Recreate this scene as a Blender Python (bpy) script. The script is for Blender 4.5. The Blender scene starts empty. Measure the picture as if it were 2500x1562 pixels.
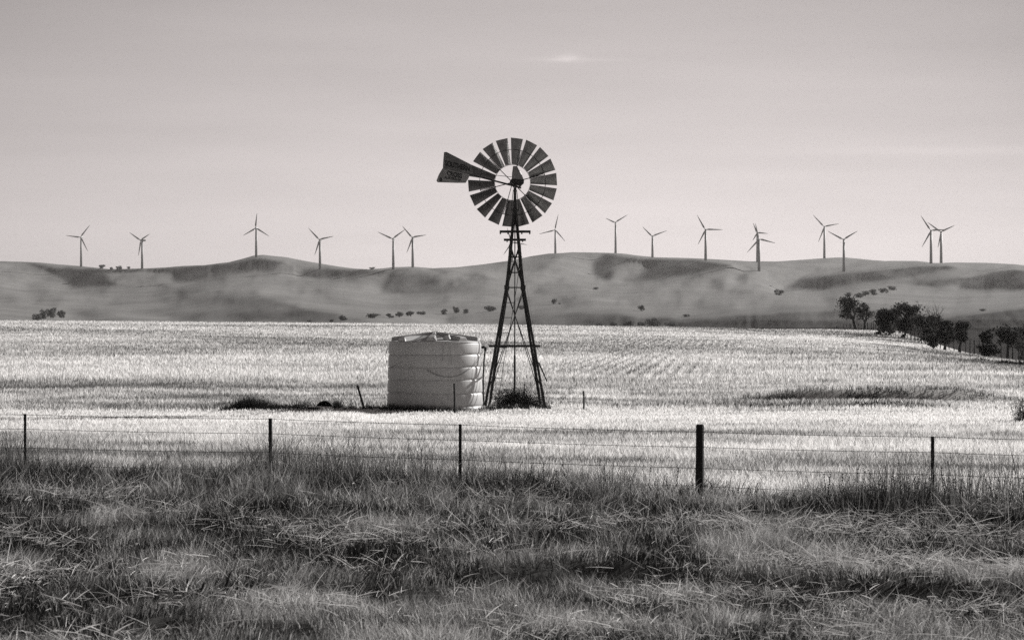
import bpy, math, random
import numpy as np
from mathutils import Vector, Matrix
R = math.radians
rng = np.random.default_rng(7)
random.seed(7)
S = bpy.context.scene
C = S.collection

# ------------------------------------------------------------------ camera
F = 5000.0; CX = 1250.0; HY = 836.0; EYE = 2.6          # focal length and horizon of the 2500 px photograph
cam = bpy.data.cameras.new('camera')
cam.lens = 72; cam.sensor_width = 36; cam.shift_y = 55/2500
cam.clip_start = 0.5; cam.clip_end = 40000
cam.dof.use_dof = True; cam.dof.focus_distance = 76; cam.dof.aperture_fstop = 6.3
co = bpy.data.objects.new('camera', cam); co.location = (0, 0, EYE); co.rotation_euler = (R(90), 0, 0)
C.objects.link(co); S.camera = co

# ------------------------------------------------------------------ light
SUN_AZ = R(38); SUN_EL = R(25)                           # measured from +X (right) towards +Y (away)
sd = Vector((math.cos(SUN_AZ)*math.cos(SUN_EL), math.sin(SUN_AZ)*math.cos(SUN_EL), math.sin(SUN_EL)))
sl = bpy.data.lights.new('sun', 'SUN'); sl.energy = 5.0; sl.angle = R(0.5); sl.color = (1, 0.985, 0.965)
so = bpy.data.objects.new('sun', sl); so.rotation_euler = (-sd).to_track_quat('-Z', 'Y').to_euler(); so.location = (60, 50, 60)
C.objects.link(so)

w = bpy.data.worlds.new('World'); S.world = w; w.use_nodes = True
nt = w.node_tree; nt.nodes.clear()
N = nt.nodes.new; L = nt.links.new
out = N('ShaderNodeOutputWorld'); bg = N('ShaderNodeBackground'); bg.inputs[1].default_value = 0.075
sky = N('ShaderNodeTexSky'); sky.sky_type = 'NISHITA'; sky.sun_disc = False
sky.sun_elevation = SUN_EL; sky.sun_rotation = R(90) - SUN_AZ
sky.air_density = 1.0; sky.dust_density = 1.2; sky.ozone_density = 1.0
sep = N('ShaderNodeSeparateColor'); L(sky.outputs[0], sep.inputs[0])
def vm(nt, op, a, b=None, c=None):
    n = nt.nodes.new('ShaderNodeMath'); n.operation = op
    for i, v in enumerate((a, b, c)):
        if v is None: continue
        if isinstance(v, (int, float)): n.inputs[i].default_value = v
        else: nt.links.new(v, n.inputs[i])
    return n.outputs[0]
# black-and-white film: weighted mix of the sky's channels
g = vm(nt, 'ADD', vm(nt, 'MULTIPLY', sep.outputs[0], 0.72), vm(nt, 'MULTIPLY', sep.outputs[1], 0.34))
# thin high cloud: long faint streaks and one small wisp
tc = N('ShaderNodeTexCoord'); sx = N('ShaderNodeSeparateXYZ'); L(tc.outputs['Generated'], sx.inputs[0])
az = vm(nt, 'DIVIDE', sx.outputs[0], sx.outputs[1]); el = vm(nt, 'DIVIDE', sx.outputs[2], sx.outputs[1])
cb = N('ShaderNodeCombineXYZ'); L(vm(nt, 'MULTIPLY', az, 3.0), cb.inputs[0]); L(vm(nt, 'MULTIPLY', el, 26.0), cb.inputs[1])
nz = N('ShaderNodeTexNoise'); nz.inputs['Scale'].default_value = 1.7; nz.inputs['Detail'].default_value = 5; nz.inputs['Roughness'].default_value = 0.5
L(cb.outputs[0], nz.inputs['Vector'])
streak = vm(nt, 'MULTIPLY', vm(nt, 'SUBTRACT', nz.outputs[0], 0.5), 0.22)
def gauss(a0, aw, e0, ew):
    u = vm(nt, 'DIVIDE', vm(nt, 'SUBTRACT', az, a0), aw); v = vm(nt, 'DIVIDE', vm(nt, 'SUBTRACT', el, e0), ew)
    s = vm(nt, 'ADD', vm(nt, 'MULTIPLY', u, u), vm(nt, 'MULTIPLY', v, v))
    return vm(nt, 'POWER', 2.718, vm(nt, 'MULTIPLY', s, -1.0))
cb2 = N('ShaderNodeCombineXYZ'); L(vm(nt, 'MULTIPLY', az, 40.0), cb2.inputs[0]); L(vm(nt, 'MULTIPLY', el, 150.0), cb2.inputs[1])
nz2 = N('ShaderNodeTexNoise'); nz2.inputs['Scale'].default_value = 2.0; nz2.inputs['Detail'].default_value = 5; L(cb2.outputs[0], nz2.inputs['Vector'])
wisp = vm(nt, 'MULTIPLY', vm(nt, 'ADD', vm(nt, 'MULTIPLY', gauss(0.027, 0.007, 0.1388, 0.0018), 0.34), vm(nt, 'MULTIPLY', gauss(0.030, 0.022, 0.1378, 0.0012), 0.16)), nz2.outputs[0])
w2 = vm(nt, 'ADD', vm(nt, 'MULTIPLY', gauss(0.225, 0.09, 0.0935, 0.0022), 0.07), vm(nt, 'MULTIPLY', gauss(0.15, 0.10, 0.082, 0.003), 0.03))
cl = vm(nt, 'ADD', vm(nt, 'ADD', vm(nt, 'ADD', streak, wisp), w2), 1.0)
g = vm(nt, 'MULTIPLY', g, cl)
azc = vm(nt, 'MINIMUM', vm(nt, 'MAXIMUM', az, -0.3), 0.3); elc = vm(nt, 'MINIMUM', vm(nt, 'MAXIMUM', sx.outputs[2], 0.0), 0.25)
fac = vm(nt, 'SUBTRACT', vm(nt, 'SUBTRACT', 1.12, vm(nt, 'MULTIPLY', azc, 0.80)), vm(nt, 'MULTIPLY', vm(nt, 'MULTIPLY', azc, azc), 3.0))
g = vm(nt, 'MULTIPLY', g, vm(nt, 'SUBTRACT', fac, vm(nt, 'MULTIPLY', elc, 0.72)))
cc = N('ShaderNodeCombineColor')
L(vm(nt, 'MULTIPLY', g, 1.045), cc.inputs[0]); L(vm(nt, 'MULTIPLY', g, 0.958), cc.inputs[1]); L(vm(nt, 'MULTIPLY', g, 0.943), cc.inputs[2])
L(cc.outputs[0], bg.inputs[0]); L(bg.outputs[0], out.inputs[0])
S.view_settings.view_transform = 'Standard'; S.view_settings.look = 'None'
S.view_settings.gamma = 1; S.view_settings.exposure = 0.38
S.cycles.use_denoising = False
S.cycles.max_bounces = 8; S.cycles.transmission_bounces = 4; S.cycles.volume_bounces = 1; S.cycles.diffuse_bounces = 4
S.cycles.volume_step_rate = 1.0

# ------------------------------------------------------------------ helpers
def P(px, py, Y): return Vector(((px-CX)/F*Y, Y, EYE+(HY-py)/F*Y))
def X(px, Y): return (px-CX)/F*Y
def Z(py, Y): return EYE+(HY-py)/F*Y

def mat(name, col, rough=0.8, metal=0.0, var=0.25, scale=6.0, bump=0.0, bscale=40.0, spec=0.3):
    m = bpy.data.materials.new(name); m.use_nodes = True
    n = m.node_tree; b = n.nodes['Principled BSDF']
    b.inputs['Roughness'].default_value = rough; b.inputs['Metallic'].default_value = metal
    b.inputs['Specular IOR Level'].default_value = spec
    t = n.nodes.new('ShaderNodeTexCoord'); z = n.nodes.new('ShaderNodeTexNoise')
    z.inputs['Scale'].default_value = scale; z.inputs['Detail'].default_value = 6; z.inputs['Roughness'].default_value = 0.65
    n.links.new(t.outputs['Object'], z.inputs['Vector'])
    r = n.nodes.new('ShaderNodeValToRGB')
    r.color_ramp.elements[0].position = 0.3; r.color_ramp.elements[1].position = 0.7
    c0 = [c*(1-var) for c in col]; c1 = [min(1, c*(1+var)) for c in col]
    r.color_ramp.elements[0].color = (*c0, 1); r.color_ramp.elements[1].color = (*c1, 1)
    n.links.new(z.outputs[0], r.inputs[0]); n.links.new(r.outputs[0], b.inputs['Base Color'])
    if bump:
        z2 = n.nodes.new('ShaderNodeTexNoise'); z2.inputs['Scale'].default_value = bscale; z2.inputs['Detail'].default_value = 5
        n.links.new(t.outputs['Object'], z2.inputs['Vector'])
        bp = n.nodes.new('ShaderNodeBump'); bp.inputs['Strength'].default_value = bump; bp.inputs['Distance'].default_value = 0.02
        n.links.new(z2.outputs[0], bp.inputs['Height']); n.links.new(bp.outputs[0], b.inputs['Normal'])
    return m
def grey(v, t=0.012): return (v*(1+t), v, v*(1-t))

def leafmat(name, dark, light, trans=0.4, rough=0.7):
    """blades and leaves: colour runs from dark to light by the 'shade' attribute; light passes through them"""
    m = bpy.data.materials.new(name); m.use_nodes = True
    n = m.node_tree; n.nodes.clear(); o = n.nodes.new('ShaderNodeOutputMaterial')
    a = n.nodes.new('ShaderNodeAttribute'); a.attribute_name = 'shade'
    r = n.nodes.new('ShaderNodeValToRGB'); r.color_ramp.elements[0].color = (*grey(dark), 1); r.color_ramp.elements[1].color = (*grey(light), 1)
    n.links.new(a.outputs['Fac'], r.inputs[0])
    d = n.nodes.new('ShaderNodeBsdfDiffuse'); t = n.nodes.new('ShaderNodeBsdfTranslucent'); x = n.nodes.new('ShaderNodeMixShader')
    x.inputs[0].default_value = trans
    n.links.new(r.outputs[0], d.inputs[0]); n.links.new(r.outputs[0], t.inputs[0])
    n.links.new(d.outputs[0], x.inputs[1]); n.links.new(t.outputs[0], x.inputs[2]); n.links.new(x.outputs[0], o.inputs[0])
    return m

class MB:
    def __init__(s): s.v = []; s.f = []
    def add(s, v, f):
        k = len(s.v); s.v += [tuple(p) for p in v]; s.f += [tuple(i+k for i in q) for q in f]
    def box(s, c, d, rz=0.0, M=None):
        hx, hy, hz = d[0]/2, d[1]/2, d[2]/2
        vs = [Vector((x, y, z)) for z in (-hz, hz) for y in (-hy, hy) for x in (-hx, hx)]
        m = M or Matrix.Rotation(rz, 3, 'Z')
        s.add([Vector(c)+m@p for p in vs], [(0, 2, 3, 1), (4, 5, 7, 6), (0, 1, 5, 4), (2, 6, 7, 3), (0, 4, 6, 2), (1, 3, 7, 5)])
    def bar(s, a, b, w, h=None, up=(0, 1, 0)):
        """rectangular bar from a to b; h is its size along 'up'"""
        a = Vector(a); b = Vector(b); d = (b-a).normalized(); u = Vector(up); sd_ = d.cross(u).normalized(); u = sd_.cross(d).normalized()
        h = h or w; q = [(-w/2, -h/2), (w/2, -h/2), (w/2, h/2), (-w/2, h/2)]
        s.add([p+sd_*x+u*y for p in (a, b) for x, y in q], [(3, 2, 1, 0), (4, 5, 6, 7), (0, 1, 5, 4), (1, 2, 6, 5), (2, 3, 7, 6), (3, 0, 4, 7)])
    def angle(s, a, b, w, t, sx, sy):
        """angle iron: two flanges meeting in a corner, opening towards (sx, sy)"""
        a = Vector(a); b = Vector(b)
        pr = [(0, 0), (w*sx, 0), (w*sx, t*sy), (t*sx, t*sy), (t*sx, w*sy), (0, w*sy)]
        s.add([p+Vector((x, y, 0)) for p in (a, b) for x, y in pr],
              [(5, 4, 3, 2, 1, 0), (6, 7, 8, 9, 10, 11)]+[(i, (i+1) % 6, (i+1) % 6+6, i+6) for i in range(6)])
    def tube(s, pts, rad, n=8, cap=True):
        pts = [Vector(p) for p in pts]
        if not hasattr(rad, '__len__'): rad = [rad]*len(pts)
        k = len(s.v); prev = None
        for i, p in enumerate(pts):
            d = (pts[min(i+1, len(pts)-1)]-pts[max(i-1, 0)]).normalized()
            if prev is None:
                u = d.orthogonal().normalized()
            else:
                u = (prev-d*prev.dot(d))
                u = u.normalized() if u.length > 1e-6 else d.orthogonal().normalized()
            prev = u; w_ = d.cross(u)
            for j in range(n):
                t = 2*math.pi*j/n; s.v.append(tuple(p+(u*math.cos(t)+w_*math.sin(t))*rad[i]))
        for i in range(len(pts)-1):
            for j in range(n):
                a = k+i*n+j; b = k+i*n+(j+1) % n; s.f.append((a, b, b+n, a+n))
        if cap:
            s.f.append(tuple(k+j for j in reversed(range(n)))); e = k+(len(pts)-1)*n; s.f.append(tuple(e+j for j in range(n)))
    def build(s, name, m, parent=None, smooth=False, bevel=0):
        me = bpy.data.meshes.new(name); me.from_pydata(s.v, [], s.f); me.update(); me.materials.append(m)
        if smooth: me.polygons.foreach_set('use_smooth', [True]*len(me.polygons))
        o = bpy.data.objects.new(name, me); C.objects.link(o)
        if parent:
            o.parent = parent
            o.matrix_parent_inverse = Matrix.Translation(parent_world(parent)).inverted()
        if bevel:
            b = o.modifiers.new('bevel', 'BEVEL'); b.width = bevel; b.segments = 2
        return o
def parent_world(p):
    # parts carry their shape in world coordinates, so only the top-level Empty's place counts
    return p.location.copy() if p.parent is None else Vector((0, 0, 0))
def tag(o, label=None, cat=None, group=None, kind=None):
    if label: o['label'] = label
    if cat: o['category'] = cat
    if group: o['group'] = group
    if kind: o['kind'] = kind
    return o
def thing(name, loc, label, cat, group=None):
    o = bpy.data.objects.new(name, None); C.objects.link(o); o.location = loc; o.empty_display_size = 0.2
    return tag(o, label, cat, group)
def npmesh(name, v, loops, starts, totals, m, shade=None, smooth=False):
    me = bpy.data.meshes.new(name)
    me.vertices.add(len(v)); me.vertices.foreach_set('co', v.astype(np.float32).ravel())
    me.loops.add(len(loops)); me.loops.foreach_set('vertex_index', loops.astype(np.int32))
    me.polygons.add(len(starts)); me.polygons.foreach_set('loop_start', starts.astype(np.int32))
    if smooth: me.polygons.foreach_set('use_smooth', np.ones(len(starts), dtype=bool))
    if shade is not None:
        a = me.attributes.new('shade', 'FLOAT', 'POINT'); a.data.foreach_set('value', shade.astype(np.float32))
    me.update(calc_edges=True); me.materials.append(m)
    o = bpy.data.objects.new(name, me); C.objects.link(o)
    return o

# lattice noise for numpy
_tab = np.random.default_rng(11).random((256, 256))
def vnoise(x, y):
    xi = np.floor(x).astype(int); yi = np.floor(y).astype(int); fx = x-xi; fy = y-yi
    fx = fx*fx*(3-2*fx); fy = fy*fy*(3-2*fy)
    a = _tab[xi % 256, yi % 256]; b = _tab[(xi+1) % 256, yi % 256]; c = _tab[xi % 256, (yi+1) % 256]; d = _tab[(xi+1) % 256, (yi+1) % 256]
    return (a*(1-fx)+b*fx)*(1-fy)+(c*(1-fx)+d*fx)*fy
def fbm(x, y, o=4):
    s = 0; a = 0.5; t = 0
    for i in range(o):
        s = s+a*vnoise(x*2**i+17.3*i, y*2**i+5.1*i); t += a; a *= 0.5
    return s/t
def sst(a, b, x):
    t = np.clip((x-a)/(b-a), 0, 1); return t*t*(3-2*t)

# ------------------------------------------------------------------ terrain
CRX = np.array([-3000, 0, 500, 1000, 1500, 1900, 2000, 2100, 2300, 4500.]); CRY = np.array([778, 783, 787, 790.5, 797, 802.5, 800, 799, 800, 806.])
# (px range, depth, height, length) of the grassy swells of the verge, steep side to the camera
SWELL = [(60, 640, 26.3, .16), (-300, 60, 24.5, .12), (820, 1010, 24.2, .11), (1130, 1720, 22.3, .17), (1780, 2800, 20.9, .16), (1830, 2320, 29.2, .18),
         (2300, 2800, 27.8, .16), (420, 700, 31.0, .16), (560, 900, 28.6, .10), (1250, 1500, 28.4, .14), (1350, 1700, 25.5, .08), (150, 500, 20.0, .12), (700, 1100, 21.2, .12), (300, 800, 18.2, .1)]
def near_h(x, y):
    x = np.asarray(x, float); y = np.asarray(y, float)
    u = CX+F*x/np.maximum(y, 14)
    z = 0.95*(1-sst(4, 15, y))
    z = z+0.16*np.exp(-((y-34)/7.0)**2)-0.009*x*np.exp(-((y-36)/16.0)**2)
    z = z+0.05*(fbm(x*0.5, y*0.5, 3)-.5)*sst(8, 16, y)*(1-sst(60, 120, y))
    for a, b, yd, hh in SWELL:
        wob = yd+1.8*(fbm(x*0.8+yd, x*0+yd, 3)-.5)
        m = sst(a-60, a+60, u)*(1-sst(b-60, b+60, u))
        d = y-wob
        z = z+m*hh*(sst(-0.28, 0.10, d))*np.exp(-np.maximum(d, 0)**2/0.9)
    # rising paddock
    yc = 400.0
    pc = np.interp(u, CRX, CRY); zc = EYE+(HY-pc)/F*yc
    t = np.clip((y-88)/(yc-88), 0, 1)
    rise = zc*(t**1.12)*(1-.0*t)
    z = z+rise
    # falls away behind the crest
    z = z-np.where(y > yc, 0.00016*(y-yc)**2, 0)
    z = np.where(y > 560, np.minimum(z, 3), z) if False else z
    # slope down to the boundary fence on the right
    fd = 1-0.96*sst(235, 450, y)
    dr = 0.0022*np.maximum(0, x-26)**2*fd; dr = 7*np.tanh(dr/7)
    z = z-dr*sst(90, 170, y)
    xf_ = np.interp(y, [110, 230, 450, 620], [42, 57.5, 79.5, 101])
    z = z-9*np.tanh(.28*np.maximum(0, x-xf_-1.5)/9)*sst(130, 200, y)
    # low bank of the dry dam, steep side to the camera
    m = sst(1660, 2020, u)*(1-sst(2330, 2520, u))
    d = y-(86+1.3*(vnoise(x*0.35, x*0)-.5)); z = z+m*0.60*sst(-1.2, 0.3, d)*np.exp(-np.maximum(d, 0)/7)
    m = sst(1560, 1700, u)*(1-sst(2150, 2480, u))
    d = y-(80.5+1.6*(vnoise(x*0.3+9, x*0)-.5)); z = z+m*0.22*sst(-1.0, 0.3, d)*np.exp(-np.maximum(d, 0)/3)
    z = z+0.12*sst(73.5, 76.4, y)*np.exp(-np.maximum(y-80, 0)/14)*sst(480, 600, u)*(1-sst(1400, 1520, u))
    z = z+0.10*(fbm(x*0.15, y*0.08, 3)-.5)*sst(40, 90, y)
    z = z+1.1*(fbm(x*0.012+3, y*0.008, 2)-.5)*sst(120, 260, y)*(1-sst(340, 400, y))
    return z

SKX = np.array([-1500, -900, -500, -200, 0, 40, 100, 150, 200, 270, 330, 400, 450, 500, 560, 620, 645, 700, 750, 800, 860, 900, 960, 1010, 1060, 1120, 1180, 1240, 1300, 1340, 1400, 1480, 1520, 1560, 1600, 1680, 1760, 1830, 1900, 1960, 2030, 2060, 2110, 2160, 2240, 2280, 2340, 2420, 2480, 2520, 2700, 3200, 4000.])
SKY_ = np.array([660, 640, 655, 648, 638, 639, 641, 646, 650, 657, 656, 653, 649, 647, 640, 624, 622, 628, 638, 646, 655, 658, 652, 651, 655, 652, 645, 637, 625, 619, 616, 617, 619, 624, 628, 630, 634, 638, 638, 634, 629, 628, 633, 637, 637, 642, 641, 642, 645, 650, 655, 640, 660.])
NT = 100; DXP = 6.0
pxs = np.arange(-1500, 4001, DXP); ts = np.linspace(0, 1, NT)
sky_line = np.interp(pxs, SKX, SKY_)+1.2*(fbm(pxs*0.03, pxs*0, 3)-.5)
QB = HY-905
q_top = HY-sky_line
PXg, Tg = np.meshgrid(pxs, ts)
Qg = QB+(q_top[None, :]-QB)*Tg
PYg = HY-Qg
def poly_mask(poly, soft):
    """1 inside the polygon given in photograph pixels, 0 outside, soft edge"""
    p = np.array(poly, float); ins = np.zeros_like(PXg, bool); dist = np.full_like(PXg, 1e9)
    for i in range(len(p)):
        x0, y0 = p[i]; x1, y1 = p[(i+1) % len(p)]
        c = ((y0 > PYg) != (y1 > PYg)); ins ^= c & (PXg < (x1-x0)*(PYg-y0)/(y1-y0+1e-9)+x0)
        dx, dy = (x1-x0), (y1-y0)*2.5
        t = np.clip(((PXg-x0)*dx+(PYg-y0)*2.5*dy)/(dx*dx+dy*dy+1e-9), 0, 1)
        dist = np.minimum(dist, np.hypot(PXg-x0-t*dx, (PYg-y0)*2.5-t*dy))
    sdv = np.where(ins, dist, -dist)
    return np.clip(0.5+sdv/(2*soft), 0, 1)
# how the slopes lie: -1 = steep side turned to the left and the viewer, +1 = turned to the right
FACE = np.zeros_like(PXg)
for poly, val, soft in [
    ([(60, 640), (150, 655), (270, 658), (400, 655), (560, 642), (620, 628), (700, 640), (660, 662), (560, 676), (490, 692), (380, 696), (180, 704), (140, 675)], -1.0, 10),
    ([(260, 665), (420, 668), (420, 690), (270, 694)], 0.35, 14),
    ([(-200, 648), (20, 646), (130, 690), (160, 706), (60, 708), (-200, 700)], 0.8, 12),
    ([(-200, 706), (60, 712), (260, 700), (260, 716), (60, 735), (-200, 740)], -0.5, 18),
    ([(160, 722), (400, 704), (560, 690), (690, 668), (860, 690), (640, 706), (480, 712), (240, 745), (140, 752)], 0.7, 14),
    ([(250, 742), (330, 728), (480, 705), (620, 716), (760, 752), (640, 757), (440, 752)], -0.55, 14),
    ([(600, 690), (700, 704), (820, 748), (900, 755), (780, 762), (640, 722)], 0.8, 12),
    ([(200, 762), (330, 757), (700, 757), (900, 752), (980, 768), (900, 784), (650, 795), (150, 784)], -0.7, 6),
    ([(740, 658), (800, 655), (900, 662), (1000, 654), (950, 664), (880, 678), (780, 684), (730, 676)], -0.85, 10),
    ([(830, 690), (900, 675), (930, 712), (1000, 735), (880, 745), (800, 720)], 0.6, 16),
    ([(925, 690), (970, 668), (1060, 672), (1100, 712), (1020, 728), (960, 722), (935, 705)], -0.55, 18),
    ([(1080, 690), (1140, 668), (1200, 672), (1180, 705), (1110, 715)], -0.35, 12),
    ([(1240, 645), (1340, 622), (1390, 622), (1380, 650), (1300, 668), (1230, 672)], -0.45, 16),
    ([(1370, 630), (1430, 622), (1450, 650), (1438, 668), (1480, 692), (1400, 690), (1300, 680)], 0.45, 18),
    ([(1445, 642), (1475, 618), (1560, 632), (1700, 634), (1790, 648), (1760, 660), (1640, 680), (1550, 694), (1480, 686), (1450, 668)], -1.0, 9),
    ([(1500, 655), (1560, 640), (1580, 655), (1530, 690), (1490, 690)], 0.1, 14),
    ([(1310, 690), (1340, 715), (1420, 728), (1380, 735), (1300, 720)], -0.4, 12),
    ([(1700, 680), (1800, 656), (1900, 655), (2040, 668), (1960, 680), (1900, 720), (1780, 700)], 0.55, 16),
    ([(1735, 680), (1775, 675), (1765, 712), (1730, 705)], -0.6, 8), ([(1800, 672), (1830, 670), (1820, 692), (1795, 690)], -0.5, 8),
    ([(1900, 712), (1955, 680), (2040, 668), (2180, 656), (2280, 644), (2340, 650), (2280, 668), (2200, 682), (2120, 695), (2040, 714), (1960, 706)], -0.85, 10),
    ([(1880, 640), (2060, 640), (2200, 640), (2120, 655), (1980, 655)], 0.25, 12),
    ([(2210, 695), (2300, 680), (2410, 672), (2400, 684), (2280, 704)], -0.8, 7),
    ([(2350, 682), (2420, 662), (2470, 658), (2700, 655), (2700, 700), (2480, 710), (2400, 708), (2340, 706)], -0.95, 9),
    ([(2100, 715), (2300, 706), (2450, 715), (2460, 745), (2200, 748), (2050, 735)], 0.35, 18),
    ([(1240, 768), (1500, 762), (1560, 775), (1700, 774), (1900, 764), (2050, 757), (2150, 756), (2260, 770), (2260, 830), (1240, 830)], -0.7, 4),
    ([(1640, 788), (1850, 783), (2060, 785), (2300, 800), (2300, 850), (1620, 840)], -1.25, 4),
    ([(2250, 785), (2350, 770), (2500, 752), (2700, 748), (4200, 745), (4200, 920), (2250, 900)], -1.2, 5),
    ([(1090, 772), (1200, 760), (1290, 764), (1250, 790), (1090, 788)], -0.4, 6),
    ([(1300, 742), (1480, 712), (1500, 720), (1400, 745)], -0.35, 10),
    ([(1600, 752), (1900, 738), (2000, 745), (1900, 758), (1700, 762)], -0.3, 12),
    ([(1000, 745), (1250, 728), (1250, 752), (1000, 770)], 0.4, 14),
]:
    mk = poly_mask(poly, soft*.55)
    FACE = FACE*(1-mk)+mk*val
out_f = (1-sst(-500, -50, PXg)*(1-sst(2620, 3200, PXg)))*sst(40, 60, Qg)
FACE = FACE*(1-out_f)+out_f*np.clip((fbm(PXg*0.006, PYg*0.03, 3)-.5)*4, -1, 1)
_gul = 1-np.abs(2*fbm(PXg*0.020+PYg*0.028, PYg*0.030, 3)-1)
FACE = np.clip(FACE+1.0*(fbm(PXg*0.022+PYg*0.02, PYg*0.045, 5)-.5)-0.7*sst(.90, .985, _gul)*sst(640, 665, PYg)*(1-sst(735, 760, PYg)), -1, 1)
SVEC = np.array(sd[:])
def resamp(a_, nr_, nc_):
    r_ = np.linspace(0, a_.shape[0]-1, nr_); c_ = np.linspace(0, a_.shape[1]-1, nc_)
    t_ = np.stack([np.interp(c_, np.arange(a_.shape[1]), row) for row in a_])
    return np.stack([np.interp(r_, np.arange(a_.shape[0]), t_[:, j]) for j in range(nc_)], 1)
def solve_relief():
    """find the lie of the land: a depth for every point of the slopes such that, lit by the sun,
    the faces turned away come out dark and those turned to it come out light"""
    FC = np.clip(FACE*1.2, -1.15, 1.1)
    target = np.where(FC < 0, .42+.36*FC, .42+.15*FC)
    base = np.interp(Qg, [-69, 36, 56, 80, 120, 225], [900, 1350, 1800, 2500, 3700, 5400])
    A = None
    for nr_, nc_, its, lr in ((14, 93, 400, .05), (26, 186, 350, .03), (50, 459, 450, .018), (NT, NU_, 280, .010)):
        T_ = resamp(target, nr_, nc_); Q_ = resamp(Qg, nr_, nc_); X_ = resamp(PXg, nr_, nc_); B_ = resamp(base, nr_, nc_)
        dx = X_[0, 1]-X_[0, 0]
        lb = np.log(np.maximum(np.diff(B_, axis=0), 1))
        if A is None: A = np.zeros((nr_-1, nc_))
        else: A = resamp(A, nr_-1, nc_)
        m_ = np.zeros_like(A); v_ = np.zeros_like(A)
        dq = np.diff(Q_, axis=0); qx = (Q_[:, 1:]-Q_[:, :-1])/dx
        for it in range(its):
            st = np.exp(lb+A); Dd = np.concatenate([B_[:1], B_[:1]+np.cumsum(st, 0)])
            # cell-centred derivatives
            Dr = (Dd[1:]-Dd[:-1]); bq = Dr/dq; bc = .5*(bq[:, 1:]+bq[:, :-1])
            Dxx = (Dd[:, 1:]-Dd[:, :-1])/dx; ac0 = .5*(Dxx[1:]+Dxx[:-1]); qxc = .5*(qx[1:]+qx[:-1]); ac = ac0-bc*qxc
            Dc = .25*(Dd[1:, 1:]+Dd[1:, :-1]+Dd[:-1, 1:]+Dd[:-1, :-1]); Tc = .25*(T_[1:, 1:]+T_[1:, :-1]+T_[:-1, 1:]+T_[:-1, :-1])
            Qc = .25*(Q_[1:, 1:]+Q_[1:, :-1]+Q_[:-1, 1:]+Q_[:-1, :-1]); k_ = Dc/F; u_ = (.5*(X_[:-1, 1:]+X_[:-1, :-1])-CX)/F; vv_ = Qc/F
            w_ = k_+vv_*bc+u_*ac; nn = np.sqrt(ac**2+w_**2+bc**2); sn = SVEC[0]*ac-SVEC[1]*w_+SVEC[2]*bc; I_ = sn/nn
            e = (I_-Tc)
            dIa = (SVEC[0]-SVEC[1]*u_)/nn-sn*(ac+w_*u_)/nn**3; dIb = (SVEC[2]-SVEC[1]*vv_)/nn-sn*(bc+w_*vv_)/nn**3
            ga = e*dIa; gb = e*dIb-ga*qxc
            gD = np.zeros_like(Dd)
            g1 = np.zeros_like(bq); g1[:, 1:] += .5*gb; g1[:, :-1] += .5*gb; g1 /= dq; gD[1:] += g1; gD[:-1] -= g1
            g2 = np.zeros_like(Dxx); g2[1:] += .5*ga; g2[:-1] += .5*ga; g2 /= dx; gD[:, 1:] += g2; gD[:, :-1] -= g2
            gs = np.cumsum(gD[::-1], 0)[::-1][1:]
            gA = gs*st+(REG3*np.clip((Dd[-1]-B_[-1])/1000, -3, 3))[None, :]*st/1000
            # keep the relief smooth and not too far from the general rise
            lap = 4*A-np.roll(A, 1, 0)-np.roll(A, -1, 0)-np.roll(A, 1, 1)-np.roll(A, -1, 1); lap[0] = 0; lap[-1] = 0; lap[:, 0] = 0; lap[:, -1] = 0
            gA = gA+REG1*A+REG2*lap
            m_ = .9*m_+.1*gA; v_ = .99*v_+.01*gA*gA; A = A-lr*(m_/(1-.9**(it+1)))/(np.sqrt(v_/(1-.99**(it+1)))+1e-5)
            A = np.clip(A, -2.6, 1.6)
    st = np.exp(lb+A)
    return np.concatenate([B_[:1], B_[:1]+np.cumsum(st, 0)])
REG1, REG2, REG3 = .002, .004, .2
NU_ = len(pxs)
D = solve_relief()
D = D+5*(fbm(PXg*0.06, Tg*14, 4)-.5)*sst(.3, .5, Tg)

rows_y = np.concatenate([np.arange(-60, 10, 3.5), np.arange(10, 16, .5), np.arange(16, 42, 0.16), np.arange(42, 100, 0.5), np.arange(100, 470, 3.0), np.arange(470, 860, 15)])
NU = len(pxs)
Yn = np.repeat(rows_y[:, None], NU, 1)
yeff = Yn+120*(1-sst(300, 800, Yn))
Xn = (pxs[None, :]-CX)/F*yeff
Zn = near_h(Xn, Yn)
# blend the last stretch towards the foot of the hills
zend = EYE+(QB/F)*D[0]
kb = sst(470, 860, Yn); Zn = Zn*(1-kb)+kb*(zend[None, :]-2)
Xh = (PXg-CX)/F*D; Zh = EYE+Qg/F*D
back = [(250, -12), (900, -70), (2500, -160), (5000, -260)]
Xb = np.stack([(pxs-CX)/F*(D[-1]+a) for a, b in back]); Yb = np.stack([D[-1]+a for a, b in back]); Zb = np.stack([Zh[-1]+b for a, b in back])
VX = np.concatenate([Xn, Xh, Xb]); VY = np.concatenate([Yn, D, Yb]); VZ = np.concatenate([Zn, Zh, Zb])
nr = VX.shape[0]
vv = np.stack([VX, VY, VZ], -1).reshape(-1, 3)
ii = (np.arange(nr-1)[:, None]*NU+np.arange(NU-1)[None, :]).ravel()
loops = np.stack([ii, ii+1, ii+1+NU, ii+NU], -1).ravel(); nf = len(ii)

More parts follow.
